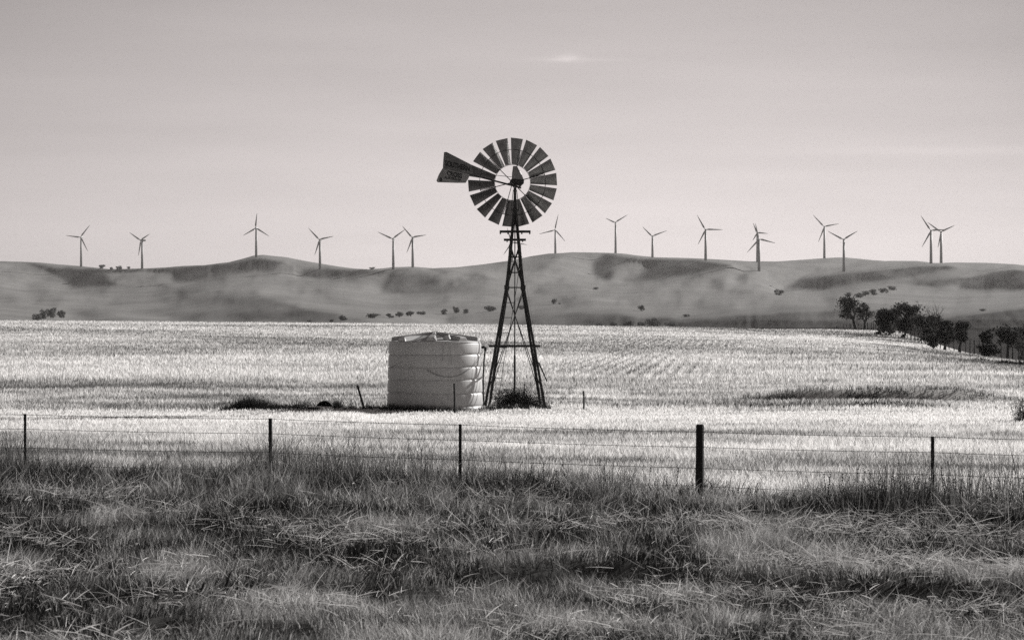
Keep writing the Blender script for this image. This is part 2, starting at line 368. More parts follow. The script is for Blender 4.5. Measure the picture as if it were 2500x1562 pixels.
def ground_material():
    m = bpy.data.materials.new('ground_grass'); m.use_nodes = True
    n = m.node_tree; b = n.nodes['Principled BSDF']; b.inputs['Roughness'].default_value = 0.95; b.inputs['Specular IOR Level'].default_value = 0.1
    g = n.nodes.new('ShaderNodeNewGeometry'); s = n.nodes.new('ShaderNodeSeparateXYZ'); n.links.new(g.outputs['Position'], s.inputs[0])
    y = s.outputs[1]
    def noise(sc, det, sy=1.0):
        mp = n.nodes.new('ShaderNodeMapping'); mp.inputs['Scale'].default_value = (1, sy, 1); n.links.new(g.outputs['Position'], mp.inputs[0])
        z = n.nodes.new('ShaderNodeTexNoise'); z.inputs['Scale'].default_value = sc; z.inputs['Detail'].default_value = det; z.inputs['Roughness'].default_value = .62
        n.links.new(mp.outputs[0], z.inputs['Vector']); return z.outputs[0]
    def ramp(v, a, b_, c0, c1):
        r = n.nodes.new('ShaderNodeMapRange'); r.inputs[1].default_value = a; r.inputs[2].default_value = b_; r.inputs[3].default_value = c0; r.inputs[4].default_value = c1
        n.links.new(v, r.inputs[0]); return r.outputs[0]
    verge = ramp(noise(1.2, 6), .3, .7, .030, .075)
    pad = ramp(noise(.35, 8, .5), .3, .7, .34, .56)
    hill = vm(n, 'MULTIPLY', vm(n, 'MULTIPLY', ramp(noise(.0028, 8), .3, .7, .148, .208), ramp(noise(.012, 8), .3, .7, .84, 1.16)), ramp(noise(.07, 4), .3, .7, .88, 1.12))
    a = ramp(y, 33, 36, 0, 1); mx = vm(n, 'ADD', vm(n, 'MULTIPLY', verge, vm(n, 'SUBTRACT', 1, a)), vm(n, 'MULTIPLY', pad, a))
    a2 = ramp(y, 440, 520, 0, 1); mx = vm(n, 'ADD', vm(n, 'MULTIPLY', mx, vm(n, 'SUBTRACT', 1, a2)), vm(n, 'MULTIPLY', hill, a2))
    c = n.nodes.new('ShaderNodeCombineColor'); n.links.new(vm(n, 'MULTIPLY', mx, 1.02), c.inputs[0]); n.links.new(mx, c.inputs[1]); n.links.new(vm(n, 'MULTIPLY', mx, .975), c.inputs[2])
    n.links.new(c.outputs[0], b.inputs['Base Color'])
    return m
ground = npmesh('ground', vv, loops, np.arange(nf)*4, np.full(nf, 4), ground_material(), smooth=True)
tag(ground, kind='structure')

def gz(x, y): return float(near_h(np.array([x]), np.array([y]))[0])
def hillD(px, py):
    j = int(round((px-pxs[0])/DXP)); j = min(max(j, 0), NU-1)
    col = PYg[:, j]
    return float(np.interp(-py, -col, D[:, j]))

# ------------------------------------------------------------------ blades
def blades(name, x, y, h, wd, lean, shade, m, z0=None, bend=0.35, label=None, cat=None, dirn=None):
    n = len(x)
    z = near_h(x, y)-0.02 if z0 is None else z0
    az_ = rng.random(n)*2*np.pi; ld = rng.random(n)*2*np.pi if dirn is None else dirn
    l = h*lean
    b = np.stack([x, y, z], -1); sidev = np.stack([np.cos(az_), np.sin(az_)*.6, np.zeros(n)], -1)*(wd/2)[:, None]
    ldv = np.stack([np.cos(ld), np.sin(ld), np.zeros(n)], -1)
    m1 = b+ldv*(l*bend)[:, None]; m1[:, 2] += h*0.58
    tp = b+ldv*l[:, None]; tp[:, 2] += h*np.sqrt(np.maximum(0.05, 1-0.5*np.minimum(lean, 1.3)**2))
    v = np.stack([b-sidev, b+sidev, m1-sidev*.8, m1+sidev*.8, tp-sidev*.12, tp+sidev*.12], 1).reshape(-1, 3)
    base = (np.arange(n)*6)[:, None]
    lp = (base+np.array([[0, 1, 3, 2, 2, 3, 5, 4]])).ravel()
    o = npmesh(name, v, lp, np.arange(2*n)*4, None, m, shade=np.repeat(shade, 6), smooth=False)
    return o
def scatter(n, y0, y1, p, u0=-260, u1=2760, a=None):
    """n points over the view's wedge of ground, density in depth ~ y**p"""
    r = rng.random(n)
    if abs(p+1) < 1e-6: y = y0*(y1/y0)**r
    else: y = (y0**(p+1)+r*(y1**(p+1)-y0**(p+1)))**(1/(p+1))
    u = u0+(u1-u0)*rng.random(n)
    return (u-CX)/F*y, y, u

M_VERGE = leafmat('verge_grass', 0.018, 0.55, 0.42)
M_STRAW = leafmat('dry_straw', 0.35, 0.92, 0.30)
M_PAD = leafmat('dry_paddock_grass', 0.10, 0.90, 0.5)
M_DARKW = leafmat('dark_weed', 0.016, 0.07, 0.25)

FPX = [62, 660, 1124, 1709, 2277]; FDY = [35.0, 34.1, 32.9, 31.6, 30.0]
def fence_y(x):                      # depth of the wire fence at lateral position x
    fx = [X(p, d) for p, d in zip(FPX, FDY)]
    return np.interp(x, [-30]+fx+[30], [39.6]+FDY+[23.0])

# verge grass between the road and the fence
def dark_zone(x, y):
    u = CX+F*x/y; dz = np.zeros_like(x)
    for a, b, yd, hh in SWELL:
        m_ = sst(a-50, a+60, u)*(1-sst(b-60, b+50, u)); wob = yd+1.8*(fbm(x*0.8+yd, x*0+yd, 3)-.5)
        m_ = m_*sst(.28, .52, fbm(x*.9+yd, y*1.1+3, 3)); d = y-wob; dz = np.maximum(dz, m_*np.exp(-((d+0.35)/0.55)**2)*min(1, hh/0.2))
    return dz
n = 230000
x, y, u = scatter(n, 15.5, 36.6, 0.0)
keep = y < fence_y(x)+0.5+1.6*(fbm(x*0.7, y*0.4, 2)-.35); x = x[keep]; y = y[keep]; u = u[keep]; n = len(x)
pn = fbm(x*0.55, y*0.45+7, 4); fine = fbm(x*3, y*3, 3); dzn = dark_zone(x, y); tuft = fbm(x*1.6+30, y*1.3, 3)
h = (0.09+0.15*rng.random(n)+0.30*(tuft-.42)+.1*(fine-.45))*(1+0.8*sst(28, 33, y))*(1-0.25*dzn)
h = np.clip(h, .05, .7)*(.72+.28*sst(20, 27, y))
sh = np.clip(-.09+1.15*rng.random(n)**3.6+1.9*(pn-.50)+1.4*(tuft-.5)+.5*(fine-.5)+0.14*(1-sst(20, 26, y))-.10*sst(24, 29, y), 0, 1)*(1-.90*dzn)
ldir = 2*np.pi*fbm(x*.9+12, y*.9, 2)*2+rng.normal(0, 1.3, n)
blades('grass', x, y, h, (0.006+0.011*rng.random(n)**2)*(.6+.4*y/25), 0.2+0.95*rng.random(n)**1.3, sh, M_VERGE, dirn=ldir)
tag(bpy.data.objects['grass'], 'dense green grass of the roadside verge in front of the wire fence', 'grass', kind='stuff')

# tall seeding stalks along the fence
n = 26000
x, y, u = scatter(n, 29, 36.5, 0.0); y = fence_y(x)+rng.normal(-.35, .85, n)
cl = fbm(x*0.55+40, y*0.2, 3); keep = rng.random(n) < np.clip((cl-.36)*4, 0.03, 1); x, y, cl = x[keep], y[keep], cl[keep]; n = len(x)
h = 0.24+0.78*rng.random(n)**2.2*np.clip((cl-.3)*3.4, .35, 1.35)
blades('tall_grass', x, y, h, 0.005+0.004*rng.random(n), 0.12+0.9*rng.random(n)**2, rng.random(n)**2*.55, M_VERGE, bend=.3)
tag(bpy.data.objects['tall_grass'], 'tall dark seeding stalks growing through the wire fence', 'grass', kind='stuff')

# bleached straw lying over the verge
n = 44000
x, y, u = scatter(n, 16, 33, 0.0)
dz2 = dark_zone(x, y-1.0)
cl = fbm(x*0.5+9, y*0.9+4, 3); keep = rng.random(n) < np.clip((cl-.49)*5.5+dz2*.7, .04, 1)*(1-.9*dark_zone(x, y)); x, y = x[keep], y[keep]; n = len(x)
ln = (0.05+0.42*rng.random(n)**2.6)*(.8+.2*y/25); a = rng.random(n)*2*np.pi; el_ = rng.random(n)**1.6*1.1
zb = near_h(x, y)+0.07+0.17*rng.random(n)
d = np.stack([np.cos(a)*np.cos(el_), np.sin(a)*np.cos(el_), np.sin(el_)], -1)
b0 = np.stack([x, y, zb], -1); b2 = b0+d*ln[:, None]; b1 = (b0+b2)/2; b1[:, 2] += ln*0.025
wv = np.stack([-np.sin(a)*.5, np.cos(a)*.2, np.ones(n)*.9], -1)*(0.0015+0.0026*rng.random(n)**1.5)[:, None]
v = np.stack([b0-wv, b0+wv, b1-wv, b1+wv, b2-wv*.3, b2+wv*.3], 1).reshape(-1, 3)
base = (np.arange(n)*6)[:, None]
o = npmesh('straw', v, (base+np.array([[0, 1, 3, 2, 2, 3, 5, 4]])).ravel(), np.arange(2*n)*4, None, M_STRAW, shade=np.repeat(rng.random(n)**.9, 6))
tag(o, 'bleached broken straws lying across the verge grass', 'straw', kind='stuff')

# paddock grass: pale dry heads
def rows_mask(x, y):
    dx, dy = 0.108, 0.994
    s = x*dy-y*dx
    u = CX+F*x/y
    reg = np.clip(fbm(x*0.05+3, y*0.02, 2)*3-.7, 0, 1)*(sst(1290, 1420, u)*(1-sst(1600, 1950, u)))*sst(112, 125, y)*(1-sst(260, 330, y))
    return reg*(0.5+0.5*np.cos(s*2*np.pi/.95))**2
def pad_shade(x, y, n, k=1.0):
    # long bands across the paddock, weeds and lighter swathes
    band = fbm(x*0.035, y*0.16, 4); sm = fbm(x*0.5, y*0.5+3, 3); big = fbm(x*0.02+8, y*0.03, 3)
    s = 0.98+1.15*(band-.5)+1.0*(sm-.5)+1.5*(big-.5)-.10*sst(150, 300, y)*(1-sst(-30, 8, x))
    return s
def bank(x, y):  # mask of the dam bank's near face, whose shade is put into the colour
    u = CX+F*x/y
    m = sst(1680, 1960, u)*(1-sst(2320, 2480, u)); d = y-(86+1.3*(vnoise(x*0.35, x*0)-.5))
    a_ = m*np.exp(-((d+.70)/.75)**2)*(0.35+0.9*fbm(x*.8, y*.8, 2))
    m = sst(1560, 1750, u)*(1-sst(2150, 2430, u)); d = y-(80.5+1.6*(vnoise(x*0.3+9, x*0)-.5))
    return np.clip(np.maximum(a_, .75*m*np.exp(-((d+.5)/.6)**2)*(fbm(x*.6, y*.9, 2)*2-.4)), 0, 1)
def bank_track(x, y):    # the weedy strip along the boundary fence, beyond the bright headland
    xf = np.interp(y, [110, 230, 450], [42, 52.5, 75.5])
    return sst(-15, -4, x-xf)*sst(95, 130, y)
GEN = [(230000, 31.5, 62, -0.6, .010, .016), (220000, 60, 110, -1.0, .020, .026), (240000, 105, 460, -0.45, None, None)]
xs, ys, hs, ws, ss = [], [], [], [], []
for cnt, y0, y1, p, w0, w1 in GEN:
    x, y, u = scatter(cnt, y0, y1, p)
    keep = (y > fence_y(x)-0.3+rng.random(cnt)*1.6) & ~((y > 130) & (x > np.interp(y, [110, 230, 450], [42, 57.5, 79.5])+2.5)) & (rng.random(cnt) > .1*bank(x, y)*(y > 76)*(y < 90))
    x, y, u = x[keep], y[keep], u[keep]; n = len(x); u_ = u
    sh = pad_shade(x, y, n)
    bank_shade = bank(x, y)*(y > 70)
    rm = rows_mask(x, y) if y0 > 100 else 0*x
    if y0 < 61:                 # darker bands of green growth just behind the fence
        sh = sh-0.42*sst(.52, .66, fbm(x*0.09+5, y*0.42, 3))+.10*np.exp(-((y-37.5)/2.4)**2)*sst(-6, 2, x)
    bright = np.exp(-((y-74)/5.5)**2)*.22-.30*(1-sst(58, 70, y))
    sh = sh+bright-(rng.random(n)**1.7)*0.85-bank_shade*1.0-rm*(.6+.35*np.exp(-((u-1540)/90)**2)*(y > 100))-bank_track(x, y)*.60*sst(.25, .55, fbm(x*.09, y*.04, 3))  # the bank's shade is painted into the paddock grass here
    if w0 is None:
        wd = y/2048*(.42+.5*rng.random(n)); hh = .16+.14*rng.random(n)
    else:
        wd = w0+w1*rng.random(n); hh = .13+.15*rng.random(n)
    hh = hh*(1-.35*bank_shade)*(1-.5*rm)*np.interp(y, [52, 62, 68, 72, 76.5, 79], [1, .8, .62, .36, .42, 1])
    cl_ = (y > 75.75+.5*rng.random(n))*(y < 80.5)*(u_ > 548)*(u_ < 1345)
    cl_ = cl_*(fbm(x*1.5, y*1.5, 2) > np.where(u_ < 940, .46, .30)); hh = np.where(cl_, hh*.25, hh); sh = np.where(cl_, sh*.25, sh)
    hh = hh*(1+1.3*sst(67, 69, y)*(1-sst(72.2, 73.2, y))*sst(580, 700, u_)*(1-sst(860, 930, u_)))
    xs.append(x); ys.append(y); hs.append(hh); ws.append(wd); ss.append(np.clip(sh, 0, 1))
x = np.concatenate(xs); y = np.concatenate(ys); n = len(x)
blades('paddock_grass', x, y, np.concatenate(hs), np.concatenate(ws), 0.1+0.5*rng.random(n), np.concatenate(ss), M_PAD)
tag(bpy.data.objects['paddock_grass'], 'pale dry grass covering the paddock up to its far crest', 'grass', kind='stuff')

# dark weed clumps: around the trough, the foot of the tank and of the windmill, on the dam bank
def clumpset(name, items, label, per=1.0, m=None, cat='weeds', hw=0.012):
    X_, Y_, H_ = [], [], []
    for px, Yd, wpx, hpx, cnt in items:
        c = int(cnt*per); xx = X(px, Yd)+(rng.random(c)-.5)*wpx/F*Yd; yy = Yd+rng.normal(0, .22, c)
        t = np.abs(xx-X(px, Yd))/(wpx/F*Yd/2); hh = hpx/F*Yd*(1-.55*t**2)*(.15+.85*rng.random(c)**1.6)
        X_.append(xx); Y_.append(yy); H_.append(hh)
    xx = np.concatenate(X_); yy = np.concatenate(Y_); hh = np.concatenate(H_); n = len(xx)
    o = blades(name, xx, yy, hh, hw*(.6+.8*rng.random(n)), .2+.7*rng.random(n), rng.random(n)**1.5, m or M_DARKW)
    tag(o, label, cat, kind='stuff'); return o
clumpset('weeds', [(612, 76.5, 90, 44, 2600), (570, 76.3, 70, 26, 900), (650, 76.3, 60, 24, 1000), (700, 76.4, 90, 20, 1300), (690, 76.0, 160, 22, 1800), (745, 77.5, 60, 26, 800), (822, 77.3, 30, 34, 600), (850, 76.8, 50, 20, 350), (905, 76.6, 50, 18, 700)],
         'dark weeds around the concrete trough left of the tank')
clumpset('weeds', [(955, 75.7, 60, 25, 1000), (1010, 75.5, 90, 20, 1300), (1080, 75.4, 90, 17, 1100), (1140, 75.5, 70, 13, 500), (1190, 76.0, 50, 17, 600)],
         'dark weeds along the foot of the water tank')
clumpset('weeds', [(797, 72.3, 28, 27, 420), (775, 72.4, 16, 14, 90), (640, 75.6, 60, 9, 150), (925, 75.4, 60, 10, 200), (1170, 75.3, 50, 12, 200), (700, 75.5, 60, 9, 140)], 'pale dry tufts in front of the trough and the tank', m=M_PAD, hw=.022)
clumpset('weeds', [(1215, 77.4, 60, 18, 700), (1260, 77.2, 110, 18, 1400), (1325, 77.4, 60, 15, 700)], 'dark weeds under the windmill tower')
clumpset('weeds', [(150, 34.4, 260, 30, 300), (845, 33.6, 90, 62, 500), (1010, 33.4, 60, 26, 160), (1265, 32.8, 60, 60, 110), (1400, 32.4, 110, 40, 260), (2070, 30.6, 260, 52, 900), (2290, 29.9, 120, 50, 500), (480, 34.5, 160, 44, 260)],
         'dark weed clumps at the foot of the wire fence', hw=.006)

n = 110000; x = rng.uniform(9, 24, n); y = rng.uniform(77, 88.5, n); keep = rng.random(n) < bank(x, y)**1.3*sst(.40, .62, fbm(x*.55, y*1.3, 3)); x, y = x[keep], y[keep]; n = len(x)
blades('weeds', x, y, .10+.16*rng.random(n), .02*np.ones(n), .2+.7*rng.random(n), rng.random(n)**1.5, M_DARKW)  # dark blades that also deepen the bank's shade by their colour
tag(bpy.data.objects['weeds.005'], 'dark growth on the low dam bank at the right, the shade of its face put into the colour', 'weeds', kind='stuff')

# ------------------------------------------------------------------ materials for the built things
M_STEEL = mat('weathered_tower_steel', grey(.035), .7, .2, .4, 9)
M_GALV = mat('galvanised_sheet', grey(.20), .36, .85, .25, 5, .15, 30)
M_WOODK = mat('weathered_timber', grey(.03), .9, 0, .5, 12, .5, 60)
M_POLY = mat('poly_tank', grey(.42, .008), .5, 0, .06, 3, 0, 25, spec=.4)
def stain_tank():
    n_ = M_POLY.node_tree; b_ = n_.nodes['Principled BSDF']; old = b_.inputs['Base Color'].links[0].from_socket
    g_ = n_.nodes.new('ShaderNodeNewGeometry'); mp = n_.nodes.new('ShaderNodeMapping'); mp.inputs['Scale'].default_value = (5, 5, .35); n_.links.new(g_.outputs['Position'], mp.inputs[0])
    z_ = n_.nodes.new('ShaderNodeTexNoise'); z_.inputs['Scale'].default_value = 1.5; z_.inputs['Detail'].default_value = 6; n_.links.new(mp.outputs[0], z_.inputs['Vector'])
    mr = n_.nodes.new('ShaderNodeMapRange'); mr.inputs[1].default_value = .42; mr.inputs[2].default_value = .7; mr.inputs[3].default_value = 1.0; mr.inputs[4].default_value = .88; n_.links.new(z_.outputs[0], mr.inputs[0])
    mx = n_.nodes.new('ShaderNodeVectorMath'); mx.operation = 'SCALE'; n_.links.new(old, mx.inputs[0]); n_.links.new(mr.outputs[0], mx.inputs['Scale']); n_.links.new(mx.outputs[0], b_.inputs['Base Color'])
stain_tank()
M_BLACK = mat('black_pipe', grey(.015), .6, 0, .2)
M_TUBE = mat('grey_tube', grey(.14), .6, 0, .2)
M_WIRE = mat('fence_wire', grey(.02), .6, .5, .2)
M_VANE = mat('vane_sheet', grey(.13), .55, .3, .3, 4)
M_VANE2 = mat('vane_sheet_pale', grey(.23), .55, .3, .3, 4)
M_LET = mat('vane_paint', grey(.010), .7, 0, .15)
M_TURB = mat('turbine_paint', grey(.33), .5, 0, .05, .1)
M_CONC = mat('concrete', grey(.55), .9, 0, .2, 4, .3)
M_RUST = mat('rusty_drum', grey(.06), .7, .4, .5, 6)
M_BARK = mat('bark', grey(.035), .95, 0, .4, 5)
M_TWIG = mat('dry_twig', grey(.030), .95, 0, .4, 5)

# ------------------------------------------------------------------ farm windmill
WY = 79.2                                              # depth of the tower's axis
wx = X(1257.2, WY)
def WP(px, py, dy=0.0): return Vector(((px-CX)/F*WY, WY+dy, EYE+(HY-py)/F*WY))
mill = thing('farm_windmill', (wx, WY, gz(wx, WY)), 'many bladed farm windmill on a dark lattice tower beside the water tank', 'windmill')
# leg x offsets (px) at photo heights
LY = [512, 702, 1001]
front = [5.0, 23.5, 76.5]; rear = [3.5, 20.0, 67.5]; dep = [0.10, 0.42, 1.25]
def leg_pt(py, sx, sy):
    o = np.interp(py, LY, front if sy < 0 else rear); d = np.interp(py, LY, dep)
    return WP(1257.2+sx*o, py, sy*d)
for sx in (-1, 1):
    for sy in (-1, 1):
        b = MB(); bot = leg_pt(1001, sx, sy); bot.z = gz(bot.x, bot.y)-.15
        b.angle(leg_pt(512, sx, sy), leg_pt(703.5, sx, sy), .085, .014, -sx, -sy)
        b.angle(leg_pt(700, sx, sy)+Vector((sx*.01, sy*.01, 0)), bot+Vector((sx*.01, sy*.01, 0)), .10, .014, -sx, -sy)
        b.box(leg_pt(702, sx, sy)+Vector((-sx*.03, sy*.02, 0)), (.14, .03, .16))
        b.build('tower_leg', M_STEEL, mill)
def between(name, pts, w_, t_=None, m=M_STEEL, parent=mill):
    b = MB()
    for a, c in pts: b.bar(a, c, w_, t_ or w_)
    return b.build(name, m, parent)
for sy in (-1, 1):
    between('cross_brace', [(leg_pt(598, -1, sy), leg_pt(702, 1, sy)), (leg_pt(598, 1, sy), leg_pt(702, -1, sy))], .055, .012)
    between('cross_brace', [(leg_pt(704, -1, sy)+Vector((0, .01*sy, 0)), leg_pt(968, 1, sy)), (leg_pt(704, 1, sy)+Vector((0, .01*sy, 0)), leg_pt(968, -1, sy))], .030, .010)
for sx in (-1, 1):
    between('cross_brace', [(leg_pt(598, sx, -1), leg_pt(702, sx, 1)), (leg_pt(598, sx, 1), leg_pt(702, sx, -1)), (leg_pt(704, sx, -1), leg_pt(968, sx, 1)), (leg_pt(704, sx, 1), leg_pt(968, sx, -1))], .030, .010)
for py in (544, 628, 665.5, 702):
    c = [leg_pt(py, -1, -1), leg_pt(py, 1, -1), leg_pt(py, 1, 1), leg_pt(py, -1, 1)]
    between('girt', [(c[i], c[(i+1) % 4]) for i in range(4)], .022, .022)
for sy in (-1, 1):                                     # lower timber girts, proud of the legs
    y_ = np.interp(844.5, LY, dep)*sy+sy*.05; b = MB()
    b.bar(WP(1194 if sy < 0 else 1203, 844.5, y_), WP(1318 if sy < 0 else 1309, 844.5, y_), .045, .085, up=(0, 0, 1)); b.build('timber_girt', M_WOODK, mill)
for sx in (-1, 1):
    b = MB(); b.bar(WP(1257.2+sx*49, 844.5, -.70), WP(1257.2+sx*44, 844.5, .70), .04, .07, up=(0, 0, 1)); b.build('timber_girt', M_WOODK, mill)
b = MB()                                               # platform under the wheel
zt = WP(0, 565.5).z
for dy in (-.52, -.36, -.24, .24, .36, .52): b.bar(Vector((X(1220, WY), WY+dy, zt)), Vector((X(1295, WY), WY+dy, zt)), .12, .035, up=(0, 0, 1))
for px in (1221.5, 1240, 1274, 1293.5): b.bar(Vector((X(px, WY), WY-.6, zt-.046)), Vector((X(px, WY), WY+.6, zt-.046)), .05, .055, up=(0, 0, 1))
b.build('platform', M_WOODK, mill)
b = MB(); z2 = WP(0, 585.5).z
for dy in (-.34, .34): b.bar(Vector((X(1230, WY), WY+dy, z2)), Vector((X(1284, WY), WY+dy, z2)), .05, .055, up=(0, 0, 1))
for px in (1238, 1276): b.bar(Vector((X(px, WY), WY-.4, z2-.05)), Vector((X(px, WY), WY+.4, z2-.05)), .045, .045, up=(0, 0, 1))
b.build('platform_bearer', M_WOODK, mill)
# ladder on the near face, left side
lad_r = [(1000, 1214.5), (959, 1219), (922, 1225), (884.6, 1230), (812, 1243.5), (739.4, 1255), (702, 1261.3), (665.5, 1266), (628, 1268.5), (590, 1266.5)]
b = MB(); rr = [WP(x_, y_, -np.interp(y_, LY, dep)-.03) for y_, x_ in lad_r]
ll = [WP(x_-(21.3 if y_ > 640 else 20), y_, -np.interp(y_, LY, dep)-.03) for y_, x_ in lad_r]
b.tube(rr, .011, 6); b.tube(ll, .011, 6)
lad = b.build('ladder', M_STEEL, mill)
for py in (628, 665.5, 702, 739.4, 775.7, 812, 848, 884.6, 922, 959):
    xr = np.interp(-py, [-a for a, _ in lad_r], [c for _, c in lad_r]); dy = -np.interp(py, LY, dep)-.03
    b = MB(); b.tube([WP(xr-21.3, py, dy), WP(xr, py, dy)], .013, 6); b.build('rung', M_STEEL, lad)
# pump rod and pipe
b = MB(); rz = gz(wx, WY)
b.tube([Vector((wx-.01, WY, rz-.1)), WP(1256.6, 868)], .040, 8); b.tube([WP(1256.6, 868), WP(1256.9, 700)], .026, 8); b.tube([WP(1256.9, 700), WP(1257.2, 520)], .020, 8)
b.build('pump_rod', M_STEEL, mill)
b = MB(); b.bar(leg_pt(884, 1, -1)+Vector((.02, -.05, 0)), WP(1334, 929, -1.35), .05, .022)
b.build('loose_timber', M_WOODK, mill)
b = MB(); b.tube([WP(1270, 600, -.2), WP(1302, 800, -.8), WP(1309, 960, -1.1)], .0035, 4)
b.build('furl_wire', M_WIRE, mill)
# mast and head
b = MB(); b.tube([WP(1257.3, 548), WP(1257.3, 513), WP(1257.3, 470), WP(1257.3, 458)], [.07, .075, .052, .060], 12)
b.box(WP(1257.3, 513), (.30, .26, .05)); b.build('mast', M_STEEL, mill)
for sx in (-1, 1):
    b = MB(); b.tube([WP(1257.3+sx*4, 464, -.06), WP(1257.3+sx*9.2, 508, -.10), WP(1257.3+sx*8.5, 512.5, -.10), WP(1257.3+sx*5, 514, -.08)], .013, 6); b.build('guide_rod', M_STEEL, mill)
def prism(poly, y0, y1):
    b = MB(); n_ = len(poly)
    vs = [WP(px, py, y0) for px, py in poly]+[WP(px, py, y1) for px, py in poly]
    b.add(vs, [tuple(range(n_)), tuple(range(2*n_-1, n_-1, -1))]+[(i, i+n_, (i+1) % n_+n_, (i+1) % n_) for i in range(n_)]); return b
z1 = lambda x_, y_: (1040+x_*.17857, 310+y_*.17857)
prism([z1(*p) for p in [(1190, 540), (1246, 541), (1262, 575), (1300, 640), (1330, 708), (1338, 735), (1172, 722), (1176, 640)]], -.16, .16).build('gearbox_hood', M_GALV, mill, bevel=.02)
prism([z1(*p) for p in [(1163, 716), (1342, 724), (1338, 770), (1312, 792), (1290, 820), (1262, 800), (1215, 800), (1188, 780), (1160, 760)]], -.22, .22).build('gearbox', M_STEEL, mill, bevel=.025)
# wheel: seen from its back, the tail furled flat beside it
wheel_c = WP(1251.3, 442.7, .62)
b = MB(); b.tube([wheel_c+Vector((0, -.45, 0)), wheel_c+Vector((0, .12, 0))], [.045, .045], 12)
b.tube([wheel_c+Vector((0, -.12, 0)), wheel_c+Vector((0, .14, 0))], .11, 16)
wheel = b.build('wheel', M_STEEL, mill, smooth=False)
def ring(rr_, tr, dy):
    b = MB(); pts = [wheel_c+Vector((rr_*math.sin(t), dy, rr_*math.cos(t))) for t in np.linspace(0, 2*math.pi, 73)]
    b.tube(pts, tr, 6, cap=False); return b
k1 = WY/F
ring(43.8*k1, .010, .0).build('inner_ring', M_STEEL, wheel); ring(81*k1, .012, -.045).build('outer_ring', M_STEEL, wheel)
for i in range(6):
    t = R(15.5+60*i); b = MB(); dr = lambda r_, a_: wheel_c+Vector((r_*k1*math.sin(a_), 0, r_*k1*math.cos(a_)))
    b.tube([dr(4, t)+Vector((0, -.12, 0)), dr(44, t)+Vector((0, -.05, 0)), dr(82, t+R(1.2))+Vector((0, -.05, 0))], .014, 6)
    b.tube([dr(4, t)+Vector((0, .12, 0)), dr(44, t)+Vector((0, .03, 0)), dr(80, t-R(1.2))], .011, 6)
    b.box(dr(44, t), (.05, .05, .05), M=Matrix.Rotation(t, 3, 'Y')); b.build('spoke', M_STEEL, wheel)
for i in range(18):
    t = R(5.7+20*i); rd = Vector((math.sin(t), 0, math.cos(t))); tg = Vector((math.cos(t), 0, -math.sin(t))); ax = Vector((0, 1, 0))
    b = MB(); NS, NRr = 8, 5; th = .004
    rows_ = []
    for side in (0, 1):
        for a_ in range(NRr+1):
            f_ = a_/NRr; rad = (44.5+f_*(109-44.5))*k1; hw = (6.9+f_*(15.0-6.9))*k1; pit = R(32-14*f_)
            for j in range(NS+1):
                s_ = -1+2*j/NS
                off = s_*hw; camb = .16*hw*(1-s_*s_)
                p_ = wheel_c+rd*rad+tg*off+ax*(off*math.tan(pit)*.75-camb+side*th)
                b.v.append(tuple(p_))
    W_ = NS+1; S_ = (NRr+1)*W_
    for a_ in range(NRr):
        for j in range(NS):
            q = a_*W_+j; b.f.append((q, q+1, q+1+W_, q+W_)); b.f.append((S_+q, S_+q+W_, S_+q+1+W_, S_+q+1))
    for a_ in range(NRr):
        q = a_*W_; b.f.append((q, q+W_, S_+q+W_, S_+q)); q = a_*W_+NS; b.f.append((q, S_+q, S_+q+W_, q+W_))
    for j in range(NS):
        q = j; b.f.append((q, S_+q, S_+q+1, q+1)); q = NRr*W_+j; b.f.append((q, q+1, S_+q+1, S_+q))
    b.build('blade', M_GALV, wheel, smooth=False)
# tail
TY = -.30
b = MB(); b.tube([WP(*z1(1300, 842), TY+.05), WP(*z1(1190, 812), TY), WP(*z1(560, 648), TY), WP(*z1(238, 572), TY)], [.036, .038, .026, .020], 8)
b.tube([WP(*z1(1170, 690), TY+.1), WP(*z1(800, 655), TY), WP(*z1(520, 640), TY)], .010, 6)
b.box(WP(*z1(1215, 815), TY), (.16, .1, .10)); b.build('tail_boom', M_STEEL, mill)
def vane(poly, m, name, y0):
    return prism([z1(*p) for p in poly], y0, y0+.006).build(name, m, mill)
up = vane([(250, 357), (285, 354), (612, 522), (640, 540), (640, 655), (610, 655), (420, 612), (234, 570), (240, 470)], M_VANE, 'tail_vane', TY-.045)
lo = vane([(232, 574), (420, 616), (600, 658), (588, 705), (545, 775), (430, 776), (165, 768), (147, 745), (180, 660)], M_VANE2, 'tail_vane', TY-.040)
def text_obj(txt, cx, cy, wpx, hpx, ang, parent, sy, shear=0.0):
    cu = bpy.data.curves.new('lettering_curve', 'FONT'); cu.body = txt; cu.align_x = 'CENTER'; cu.align_y = 'CENTER'; cu.offset = .035; cu.extrude = .003; cu.size = 1
    t = bpy.data.objects.new('lettering_tmp', cu); C.objects.link(t); bpy.context.view_layer.update()
    me = bpy.data.meshes.new_from_object(t.evaluated_get(bpy.context.evaluated_depsgraph_get())); bpy.data.objects.remove(t); me.name = 'lettering'
    vs = np.array([v.co[:] for v in me.vertices]); mn = vs.min(0); mx_ = vs.max(0); c = (mn+mx_)/2
    s_ = .17857*WY/F; ox = WP(*z1(cx, cy), sy)
    for v in me.vertices:
        X0 = (v.co.x-c[0])/(mx_[0]-mn[0])*wpx*s_; Y0 = (v.co.y-c[1])/(mx_[1]-mn[1])*hpx*s_; z_ = v.co.z
        v.co = (ox.x+X0, ox.y-.003+z_*.5, ox.z+Y0-X0*math.tan(R(ang))+shear*0)
    me.materials.clear(); me.materials.append(M_LET)
    o = bpy.data.objects.new('lettering', me); C.objects.link(o); o.parent = parent; o.matrix_parent_inverse = Matrix.Translation(parent_world(parent)).inverted()
    return o
